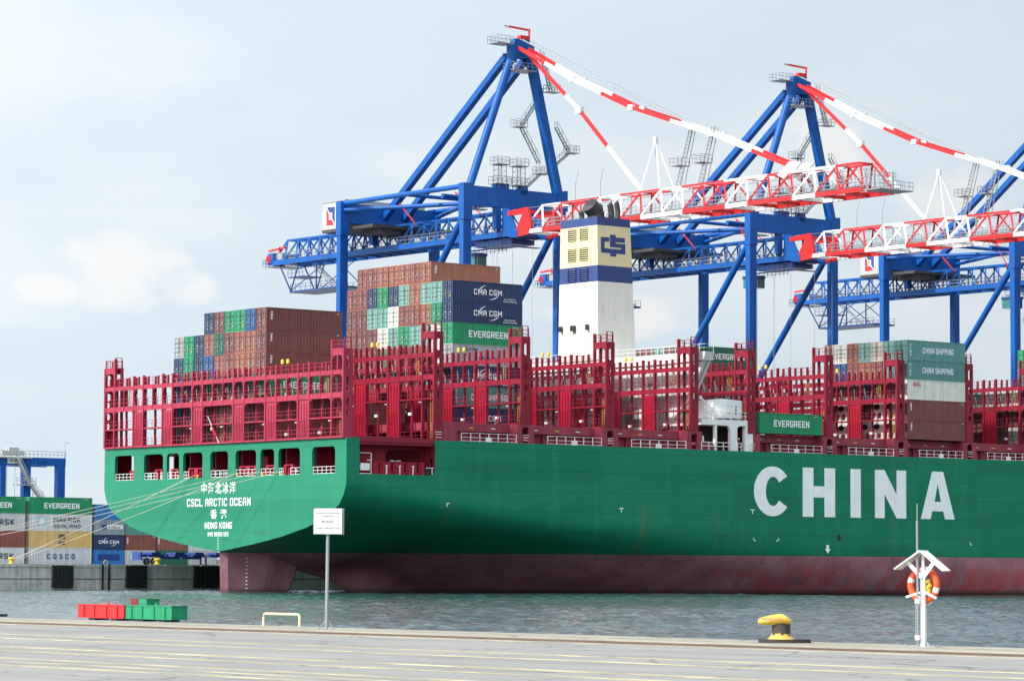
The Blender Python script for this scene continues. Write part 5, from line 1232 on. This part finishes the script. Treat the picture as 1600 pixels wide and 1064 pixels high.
    F3 = lambda a, c: P(-8.085, 103.2-a*2.8, 59.4+c*3.5); e.poly([[(.34, .34), (.66, .34), (.66, .66), (.34, .66)]], F3, 0, 0)
    F4 = lambda a, c: P(-8.095, 103.2-a*2.8, 59.4+c*3.5); e.poly([[(.40, .40), (.57, .40), (.40, .57)]], F4, 0, 2); e.poly([[(.60, .43), (.60, .60), (.43, .60)]], F4, 0, 1)
    e.build('emblem', [M['mark'], M['redletter'], M['blueletter']], mh)
    # trolley, cab, rear service platform
    q = MB(); q.box(-2.4, 2.4, P(0, 61, 0).y, P(0, 70, 0).y, P(0, 0, 53.9).z, P(0, 0, 54.7).z, 0); q.box(-2.9, 2.9, P(0, 60, 0).y, P(0, 61.2, 0).y, P(0, 0, 53.4).z, P(0, 0, 53.5).z, 0); q.box(-2.9, -1.9, P(0, 61, 0).y, P(0, 72, 0).y, P(0, 0, 53.4).z, P(0, 0, 53.5).z, 0)
    rail_run(q, P(-2.9, 60, 53.5), P(-2.9, 72, 53.5), 1.1, 1.2, .06); rail_run(q, P(-2.4, 62, 52.6), P(-2.4, 70, 52.6), .8, 1.0, .07)
    for k in range(4): q.tube(P(-2, 60+k*3, 55.1), P(2, 60+k*3, 55.1), .5, 12, 0)
    bld(q, 'trolley', [M['darkblue'], M['grey'], M['cred']])
    q = MB(); q.box(-1.6, .8, P(0, 71.2, 0).y, P(0, 74, 0).y, P(0, 0, 51.2).z, P(0, 0, 53.3).z, 0); q.box(-1.7, .9, P(0, 71.1, 0).y, P(0, 74.1, 0).y, P(0, 0, 52.8).z, P(0, 0, 53.3).z, 1); bld(q, 'operator_cab', [M['tealglass'], M['darkblue']])
    q = MB()
    for u in (-2.6, 2.6):
        q.beam(P(u, 124.6, 55.0), P(u, 121.2, 50.3), .18, m=0); q.beam(P(u, 121.2, 50.3), P(u, 118.8, 55.0), .18); q.beam(P(u, 121.2, 50.3), P(u, 110.0, 55.0), .12); q.beam(P(u, 113.6, 55), P(u, 113.6, 50.3), .18); q.beam(P(u, 113.6, 54.6), P(u, 107.0, 50.3), .14)
    q.box(-2.8, 2.8, P(0, 106.0, 0).y, P(0, 121.3, 0).y, P(0, 0, 50.0).z, P(0, 0, 50.3).z, 0); q.box(-2, 2, P(0, 118.5, 0).y, P(0, 123.0, 0).y, P(0, 0, 52.7).z, P(0, 0, 52.85).z, 0)
    rail_run(q, P(-2.8, 106.0, 50.3), P(-2.8, 121.0, 50.3), 1.1, 1.5, .06); rail_run(q, P(2.8, 106.0, 50.3), P(2.8, 121.0, 50.3), 1.1, 1.5, .06); rail_run(q, P(-2, 118.5, 52.9), P(-2, 123.0, 52.9), 1.1, 1.2, .06)
    for s in (-.4, .4): q.beam(P(s, 118.0, 54.8), P(s, 111.5, 50.3), .1, .2, 1)
    bld(q, 'service_platform', [M['darkblue'], M['grey']])
    q = MB(); q.box(-3, 3, P(0, 126.0, 0).y, P(0, 129.2, 0).y, P(0, 0, 54.9).z, P(0, 0, 55.05).z, 1); rail_run(q, P(-3, 129.2, 55), P(3, 129.2, 55), 1.1, .8, .06); rail_run(q, P(-3, 126.0, 55), P(-3, 129.2, 55), 1.1, .8, .06)
    q.beam(P(-2.2, 125.2, 55), P(-2.2, 125.2, 58.2), .3, m=2); q.beam(P(-2.2, 123.5, 58), P(-2.2, 128.5, 57.7), .3, m=2); q.box(-2.8, -.4, P(0, 126.2, 0).y, P(0, 128.0, 0).y, P(0, 0, 55.1).z, P(0, 0, 57.2).z, 0); q.tube(P(-2.9, 127.2, 56.2), P(-.2, 130.2, 56.2), .7, 14, 2); q.box(-2.6, 1, P(0, 124.0, 0).y, P(0, 125.6, 0).y, P(0, 0, 55.2).z, P(0, 0, 57).z, 1)
    bld(q, 'girder_end_winch', [M['blue'], M['grey'], M['cred']])
    return root
c1 = crane(76.8, 'blue gantry crane with red and white boom, left one behind the funnel')
CRANE_LABELS = ['blue gantry crane with red and white boom, middle one right of the funnel', 'blue gantry crane cut by the right edge, its house left of it', 'blue gantry crane beyond, only its girder end showing at the right edge']
for X, lab in zip((137.0, 201.1, 268.0), CRANE_LABELS):
    o = copy_tree(c1); o.location = (X, YW, FZ); o['label'] = lab

# ------------------------------------------------------------------ yard crane and trailer on the far quay
def yard_crane():
    y = 160.0; t = empty('yard_crane', (46, y, FZ)); tag(t, 'blue rubber tyred yard crane with white stair behind the quay stacks', 'crane')
    P = lambda x, yy, z: Vector((x-46, yy-y, z-FZ))
    for x, w in ((40.7, 1.0), (45.4, 1.4), (52.2, 1.5)):
        q = MB(); q.box(x-46-w/2, x-46+w/2, -.6, .6, 1.2, 17.2); q.build('leg', M['blue'], t)
        g = MB(); g.box(x-46-1, x-46+1, -.5, .5, .9, 1.3); g.tube((x-46-.7, -.35, .7), (x-46-.7, .35, .7), .7, 14); g.tube((x-46+.7, -.35, .7), (x-46+.7, .35, .7), .7, 14); g.build('wheel', M['rubber'], t)
    q = MB(); q.box(-22, 7.0, -.65, .65, 17.2, 18.6); q.box(-.4, 7.0, 6, 7.2, 17.2, 18.6); q.box(5.5, 7.0, .65, 6, 17.3, 18.5); q.box(-1.3, .1, .65, 6, 17.3, 18.5); q.build('girder', M['blue'], t)
    q = MB(); rail_run(q, (-1, -.6, 18.6), (7, -.6, 18.6), 1.1, .8, .08); rail_run(q, (-22, -.6, 18.6), (-1.5, -.6, 18.6), 1.1, 1.2, .08); q.box(-8, -.2, -1.6, -.66, 18.4, 18.55)
    def stair(a, c):
        for s in (-.4, .4):
            o_ = Vector((0, s, 0)); q.beam(Vector(a)+o_, Vector(c)+o_, .1, .3); q.beam(Vector(a)+o_+Vector((0, 0, 1)), Vector(c)+o_+Vector((0, 0, 1)), .08)
        for k in range(12):
            m_ = Vector(a).lerp(Vector(c), k/11); q.box(m_.x-.18, m_.x+.18, m_.y-.4, m_.y+.4, m_.z-.04, m_.z+.04)
    stair((-3.2, -1.6, 18.4), (-.8, -1.6, 14.0)); stair((-.6, -1.6, 13.9), (3.4, -1.6, 9.2)); q.box(-3.6, .2, -2.2, -.7, 13.7, 13.85); rail_run(q, (-3.6, -2.2, 13.9), (.2, -2.2, 13.9), 1.1, .7, .08); q.box(0, 5.5, -1.5, -.65, 9.0, 9.15); rail_run(q, (0, -1.5, 9.1), (3.2, -1.5, 9.1), 1.1, .8, .08); rail_run(q, (0, -1.5, 11.6), (2, -1.5, 11.6), 1.1, .8, .08)
    q.box(-6, -1.5, -1.2, 1.0, 18.9, 19.6); q.box(-4.5, -2.5, -1.0, .6, 19.6, 20.2); q.beam((-7, -.2, 18.6), (-7, -.2, 22.6), .25); q.beam((6.8, -.6, 18.6), (6.8, -.6, 21.4), .1); q.beam((6.8, -.6, 21.3), (7.8, -.6, 21.3), .08)
    q.build('access_stair', M['lightgrey'], t)
    q = MB(); q.box(-4.6, -2.0, -.70, -.655, 17.45, 18.45); q.build('name_board', M['white'], t)
    put_text(text_mesh('LR 406', .5, 1.9, .02, .01, 1, M['darkletter']), (-3.3, -.71, 17.95), ROT_STBD, t)
    q = MB()
    for x in (-5.6, -4.2, -2.6): q.path([(x, .2, 17.2), (x, .2, 8)], .04, 4)
    q.build('hoist_cable', M['grey'], t)
yard_crane()
def trailer():
    t = empty('container_trailer', (10.0, 66.0, FZ)); tag(t, 'blue skeletal container trailer parked on the far quay behind the rudder', 'trailer')
    q = MB()
    for y in (-.45, .45): q.box(.6, 14.3, y-.11, y+.11, 1.15, 1.55); q.box(4.2, 7, y-.11, y+.11, .85, 1.2); q.box(8, 10.6, y-.11, y+.11, .85, 1.2)
    for x in (2.6, 6.6, 10.0, 13.6): q.box(x-.75, x+.75, -1.2, 1.2, 1.5, 1.85)
    for x in (1.5, 4.5, 8.4, 12): q.box(x-.1, x+.1, -1.1, 1.1, 1.2, 1.5)
    q.box(0, .25, -1.2, 1.2, .7, 1.9); q.beam((.1, -1.0, 1.6), (-.5, -1.0, 1.1), .12); q.beam((.2, -1.1, .8), (1.6, -1.1, .5), .1); q.build('chassis', M['trailer'], t)
    for x in (2.3, ):
        for y in (-1.0, 1.0):
            w = MB(); w.tube((x, y-.16, .52), (x, y+.16, .52), .52, 20, 0); w.tube((x, y-.175, .52), (x, y+.175, .52), .27, 16, 1); w.tube((x, y-.19, .52), (x, y+.19, .52), .12, 12, 0); w.build('wheel', [M['rubber'], M['offwhite']], t)
    q = MB()
    for y in (-.7, .7): q = MB(); q.box(11.3, 11.5, y-.1, y+.1, .1, 1.2); q.box(11.1, 11.7, y-.2, y+.2, 0, .1); q.build('landing_leg', M['black'], t)
    q = MB(); q.box(12.8, 13.5, -1.15, -1.1, .1, .85); q.build('white_plate', M['white'], t)
    for x, w in ((5.6, 1.0), (9.0, .5), (11.8, .9)):
        q = MB(); q.box(x-w/2, x+w/2, -.575, -.562, 1.25, 1.45); q.build('side_decal', M['mark'], t)
trailer()

# ------------------------------------------------------------------ near quay furniture
RX = Vector((.784, -.620, 0)); TOCAM = Vector((-.62, -.784, 0)); YAWC = -R(38.33)
def big_bollard(loc, rz, lab):
    t = empty('mooring_bollard', loc, rz); tag(t, lab, 'bollard', 'bollards on the near quay')
    p = MB(); n = 24; pl = []
    for k in range(n): a = 2*math.pi*k/n; pl.append((.65*math.cos(a)*(1 if math.cos(a) < 0 else 1.0), .5*math.sin(a)))
    p.add([(x, y, 0) for x, y in pl]+[(x, y, .09) for x, y in pl], [tuple(range(n)), tuple(range(n, 2*n))]+[(i, (i+1) % n, n+(i+1) % n, n+i) for i in range(n)]); p.build('base_plate', M['plinth'], t)
    m = bollard_paint()
    # leaning post, flared foot
    q = MB(); rings = [(.22, .30, .09), (.17, .245, .14), (.14, .215, .25), (.10, .20, .40), (.07, .21, .52)]
    def ring(cx, r, z, ny=1.0): return [(cx+r*math.cos(2*math.pi*k/n), r*ny*math.sin(2*math.pi*k/n), z) for k in range(n)]
    vs = []; 
    for cx, r, z in [(-.09, .34, .09), (-.09, .275, .14), (-.085, .235, .22), (-.085, .225, .36), (-.085, .24, .50)]: vs += ring(cx, r, z)
    q.add(vs, [(k*n+i, k*n+(i+1) % n, (k+1)*n+(i+1) % n, (k+1)*n+i) for k in range(4) for i in range(n)]); q.build('bollard_post', m[0], t, True)
    # hooked head: long nose towards -x
    h = MB(); secs = []
    def hs(x, hw, z0, z1): return [(x, hw*math.cos(a), (z0+z1)/2+(z1-z0)/2*math.sin(a)) for a in [2*math.pi*k/16 for k in range(16)]]
    S_ = [(-.655, .02, .50, .53), (-.64, .12, .455, .585), (-.56, .19, .435, .62), (-.36, .25, .425, .67), (-.18, .285, .42, .705), (-.06, .285, .415, .71), (.04, .26, .42, .665), (.12, .19, .44, .60), (.165, .10, .475, .56), (.175, .03, .50, .53)]
    vs = [p_ for s_ in S_ for p_ in hs(*s_)]; k_ = 16
    h.add(vs, [(a*k_+i, a*k_+(i+1) % k_, (a+1)*k_+(i+1) % k_, (a+1)*k_+i) for a in range(len(S_)-1) for i in range(k_)]+[tuple(range(k_)), tuple((len(S_)-1)*k_+i for i in range(k_))])
    ho = h.build('bollard_head', m[1], t, True)
    s = MB()
    for dz in (0, .035): s.add([(-.40+.0, -.205, .57+dz*0), (.08, -.268, .57), (.08, -.262, .61), (-.38, -.185, .61)], [(0, 1, 2, 3)])
    return t
_BP = []
def bollard_paint():
    if not _BP:
        a = mat('bollard_worn_post', (.05, .036, .034), .7, var=.3, scale=5, dirt=(.12, .07, .05), dirt_amt=.5)
        nt = a.node_tree; N = nt.nodes.new; L = nt.links.new; b_ = nt.nodes['Principled BSDF']; src = b_.inputs['Base Color'].links[0].from_socket
        tc = N('ShaderNodeTexCoord'); sp = N('ShaderNodeSeparateXYZ'); L(tc.outputs['Object'], sp.inputs[0]); no = N('ShaderNodeTexNoise'); no.inputs['Scale'].default_value = 9; no.inputs['Detail'].default_value = 6; L(tc.outputs['Object'], no.inputs[0])
        ad = N('ShaderNodeMath'); ad.operation = 'MULTIPLY_ADD'; L(no.outputs[0], ad.inputs[0]); ad.inputs[1].default_value = -.34; L(sp.outputs[2], ad.inputs[2])
        r = N('ShaderNodeMapRange'); L(ad.outputs[0], r.inputs[0]); r.inputs[1].default_value = .06; r.inputs[2].default_value = .02; r.inputs[3].default_value = 0; r.inputs[4].default_value = 1
        x = N('ShaderNodeMix'); x.data_type = 'RGBA'; L(r.outputs[0], x.inputs[0]); L(src, x.inputs[6]); x.inputs[7].default_value = (.62, .40, .08, 1); L(x.outputs[2], b_.inputs['Base Color'])
        h = mat('bollard_yellow_head', (.66, .46, .045), .55, var=.15, scale=9, dirt=(.66, .62, .42), dirt_amt=.8)
        nt = h.node_tree; N = nt.nodes.new; L = nt.links.new; b_ = nt.nodes['Principled BSDF']; src = b_.inputs['Base Color'].links[0].from_socket
        tc = N('ShaderNodeTexCoord'); sp = N('ShaderNodeSeparateXYZ'); L(tc.outputs['Object'], sp.inputs[0])
        def band(sock, lo, hi):
            g = N('ShaderNodeMath'); g.operation = 'GREATER_THAN'; L(sock, g.inputs[0]); g.inputs[1].default_value = lo
            l = N('ShaderNodeMath'); l.operation = 'LESS_THAN'; L(sock, l.inputs[0]); l.inputs[1].default_value = hi
            m_ = N('ShaderNodeMath'); m_.operation = 'MULTIPLY'; L(g.outputs[0], m_.inputs[0]); L(l.outputs[0], m_.inputs[1]); return m_.outputs[0]
        mu = N('ShaderNodeMath'); mu.operation = 'MULTIPLY'; L(band(sp.outputs[0], -.58, -.06), mu.inputs[0]); L(band(sp.outputs[2], .545, .61), mu.inputs[1])
        mv = N('ShaderNodeMath'); mv.operation = 'MULTIPLY'; L(mu.outputs[0], mv.inputs[0]); mv.inputs[1].default_value = .75
        x = N('ShaderNodeMix'); x.data_type = 'RGBA'; L(mv.outputs[0], x.inputs[0]); L(src, x.inputs[6]); x.inputs[7].default_value = (.55, .09, .05, 1); L(x.outputs[2], b_.inputs['Base Color'])
        _BP.extend([a, h])
    return _BP
big_bollard((-182.0, -274.7, QZ), YAWC, 'worn yellow headed mooring bollard on a black base plate near the quay edge')
big_bollard((-179.9+.0, -231.3, QZ), YAWC, 'black bollard plate just cut by the left edge of the photo')

def lifebuoy_stand():
    YS = R(-68)
    t = empty('lifebuoy_stand', (-181.84, -279.25, QZ), YS); tag(t, 'white lifebuoy post with small gabled roof at the quay edge', 'lifebuoy stand')
    q = MB(); q.box(-.03, .09, -.055, .055, 0, 1.86); q.build('post', M['white'], t)
    q = MB(); q.box(-.42, .42, -.22, .22, 0, .015); 
    for x in (-.36, .36): q.tube((x, -.12, .015), (x, -.12, .06), .035, 8)
    for x in (-.14, .2): q.beam((x, -.02, .02), (.03, 0, .16), .02, .06)
    q.build('foot_plate', M['grey'], t)
    q = MB(); p = .035
    for s, e in ((-1, (-.62, 1.82)), (1, (.62, 1.78))):
        a = Vector((.03, 0, 2.25)); c = Vector((e[0], 0, e[1])); d = (c-a).normalized(); q.beam(a, c, .46, .03, 0)
    q.build('gable_roof', M['white'], t)
    q = MB(); q.beam((.03, -.08, 1.62), (-.32, -.08, 1.98), .05, .09); q.beam((.06, -.08, 1.62), (.34, -.08, 1.98), .05, .09); q.beam((-.01, -.1, 1.27), (-.36, -.1, 1.16), .06, .05); q.beam((.08, -.1, 1.30), (.40, -.1, 1.14), .06, .05); q.beam((.03, 0, 1.8), (.03, 0, 2.24), .06); q.build('bracket', M['white'], t)
    q = MB(); q.tube((-.06, -.12, .1), (-.07, -.12, 2.95), .028, 8); q.tube((-.07, -.12, 2.95), (-.065, -.12, 3.36), .012, 6); q.box(-.12, -.02, -.16, -.06, 1.02, 1.12, 1); q.box(-.12, -.02, -.16, -.06, .16, .27, 1); q.tube((-.12, -.1, .1), (-.12, -.1, 1.05), .012, 6); q.build('boat_hook', [M['grey'], M['white']], t)
    # the buoy hangs on the stand
    b_ = empty('lifebuoy', (0, 0, 0)); b_.location = Vector((-181.84, -279.25, QZ))+Vector((math.cos(YAWC), math.sin(YAWC), 0))*.05+Vector((-math.sin(YAWC), math.cos(YAWC), 0))*.10+Vector((0, 0, 1.45)); b_.rotation_euler = (0, 0, R(-72)); tag(b_, 'orange lifebuoy ring with white bands hanging on the white stand', 'lifebuoy')
    q = MB(); n, k = 40, 12; Rr, r = .345, .08; vs = []; ms = []
    for i in range(n):
        a = 2*math.pi*i/n
        for j in range(k): c = 2*math.pi*j/k; vs.append(((Rr+r*math.cos(c))*math.cos(a)*.98, r*math.sin(c), (Rr+r*math.cos(c))*math.sin(a)*1.06))
    for i in range(n):
        band = any(abs(((i+.5)/n*360-d+180) % 360-180) < 8 for d in (-20, 70, 160, 250))
        q.add([], [], 0)
        for j in range(k): q.f.append((i*k+j, ((i+1) % n)*k+j, ((i+1) % n)*k+(j+1) % k, i*k+(j+1) % k)); q.m.append(1 if band else 0)
    q.v = vs; q.build('ring', [M['orange'], M['white']], b_, True)
    q = MB(); q.path([(.1, -.06, -.12), (.22, -.1, .0), (.2, -.1, .1), (.05, -.06, .05)], .05, 8); q.box(.0, .2, -.1, 0, -.2, -.02); q.build('throw_line', M['yellow'], b_)
    q = MB(); q.path([(-.2, -.05, -.38), (.05, -.06, -.52), (.25, -.05, -.40)], .012, 5); q.build('grab_line', M['rope'], b_)
lifebuoy_stand()
def sign():
    t = empty('load_limit_sign', (-182.66, -256.05, QZ), YAWC+R(6)); tag(t, 'white load limit sign board on a grey pole at the quay edge', 'sign')
    q = MB(); q.tube((0, 0, 0), (.02, 0, 2.8), .05, 12); q.box(-.2, .2, -.2, .2, 0, .015); q.beam((-.22, 0, .01), (0, 0, .28), .03, .05); q.beam((.22, 0, .01), (0, 0, .28), .03, .05); q.build('pole', M['grey'], t)
    for dy, nm in ((-.08, 1), (.12, 0)):
        o = MB(); x0 = -.40 if nm else -.33; o.box(x0, x0+.82, dy-.012, dy+.012, 2.76, 3.50, 0)
        o.box(x0-.01, x0+.83, dy+.012, dy+.03, 2.75, 3.51, 1); b_ = o.build('sign_board', [M['signwhite'], M['navysteel']], t)
        if nm:
            for body, h, w, z, bo in (('DOPUSZCZALNE OBCIĄŻENIE', .05, .68, 3.36, .0), ('NABRZEŻA', .045, .35, 3.28, 0.), ('40 kN/m²', .085, .36, 3.12, .0), ('W PASIE O SZEROKOŚCI 100m', .05, .70, 2.93, .0)):
                put_text(text_mesh(body, h, w, bo, .003, 1, M['darkletter']), (.01, dy-.013, z), ROT_STBD, b_)
    q = MB(); q.box(.43, .49, .0, .06, 2.74, 3.50); q.build('back_frame', M['grey'], t)
M['signwhite'] = mat('sign_white', (.84, .84, .84), .5, var=.02); M['navysteel'] = mat('sign_back_dark', (.02, .03, .07), .5, var=.1)
sign()
def hoop():
    a, c = Vector((-180.98, -250.3, 0)), Vector((-181.02, -252.3, 0)); L_ = (c-a).length; h = .37
    pts = [(0, 0, 0), (0, 0, h-.1)]+[(.1*(1-math.cos(R(k))), 0, h-.1+.1*math.sin(R(k))) for k in (30, 60, 90)]+[(L_-.1+.1*math.sin(R(k)), 0, h-.1+.1*math.cos(R(k))) for k in (0, 30, 60, 90)]+[(L_, 0, 0)]
    o = MB().path(pts, .038, 8).build('hoop_barrier', M['pale_yellow'], None, True); o.location = (a.x, a.y, QZ); o.rotation_euler = (0, 0, math.atan2(c.y-a.y, c.x-a.x))
    tag(o, 'low pale yellow pipe hoop on the quay edge left of the sign', 'barrier')
hoop()
M['c_rustbox'] = mat('dark_red_paint', (.20, .012, .025), .5, var=.1, scale=2)
def steel_box(y0, y1, x0, x1, z0, z1, m, lab, lugs=True, skids=True):
    t = empty('steel_box', (x0, y0, QZ)); tag(t, lab, 'steel box', 'painted steel boxes on the quay')
    w, l = x1-x0, y0-y1; q = MB(); q.box(0, w, -l, 0, z0, z1); q.build('box_body', m, t)
    f = MB()
    if l > 1.5:
        for k in (.14, .37, .63, .86): f.box(-.035, 0, -l*k-.02, -l*k+.02, z0+.03, z1-.03)
        f.box(-.02, 0, -l, 0, z1-.03, z1+.012); f.box(-.02, 0, -l, 0, z0, z0+.03)
    f.box(-.02, w+.01, -l-.02, -l+.02, z1-.03, z1+.012)
    f.build('stiffener', m, t)
    if skids:
        s = MB()
        for k in (.3, .78): s.box(.02, w-.02, -l*k-.2, -l*k+.2, 0, z0)
        s.build('skid', M['plinth'], t)
    if lugs:
        g = MB(); g.poly([[(-l*.56-.09, z1), (-l*.56+.09, z1), (-l*.56, z1+.10)]], lambda a, c: (w*.3, a, c), .03, 0, (1, 0, 0)); g.build('lifting_lug', m, t)
steel_box(-238.25, -241.2, -180.4, -179.8, .07, .52, M['boxred'], 'long red steel box lying on the quay edge beside a green one')
steel_box(-241.23, -244.05, -180.35, -179.75, .07, .52, M['boxgreen'], 'long green steel box lying on the quay edge beside a red one')
steel_box(-240.5, -240.94, -179.7, -179.2, .0, .72, M['c_rustbox'], 'small dark red steel box standing behind the long boxes', False, False)
steel_box(-240.96, -241.48, -179.7, -179.2, .0, .72, M['boxgreen'], 'small green steel box standing behind the long green box', False, False)
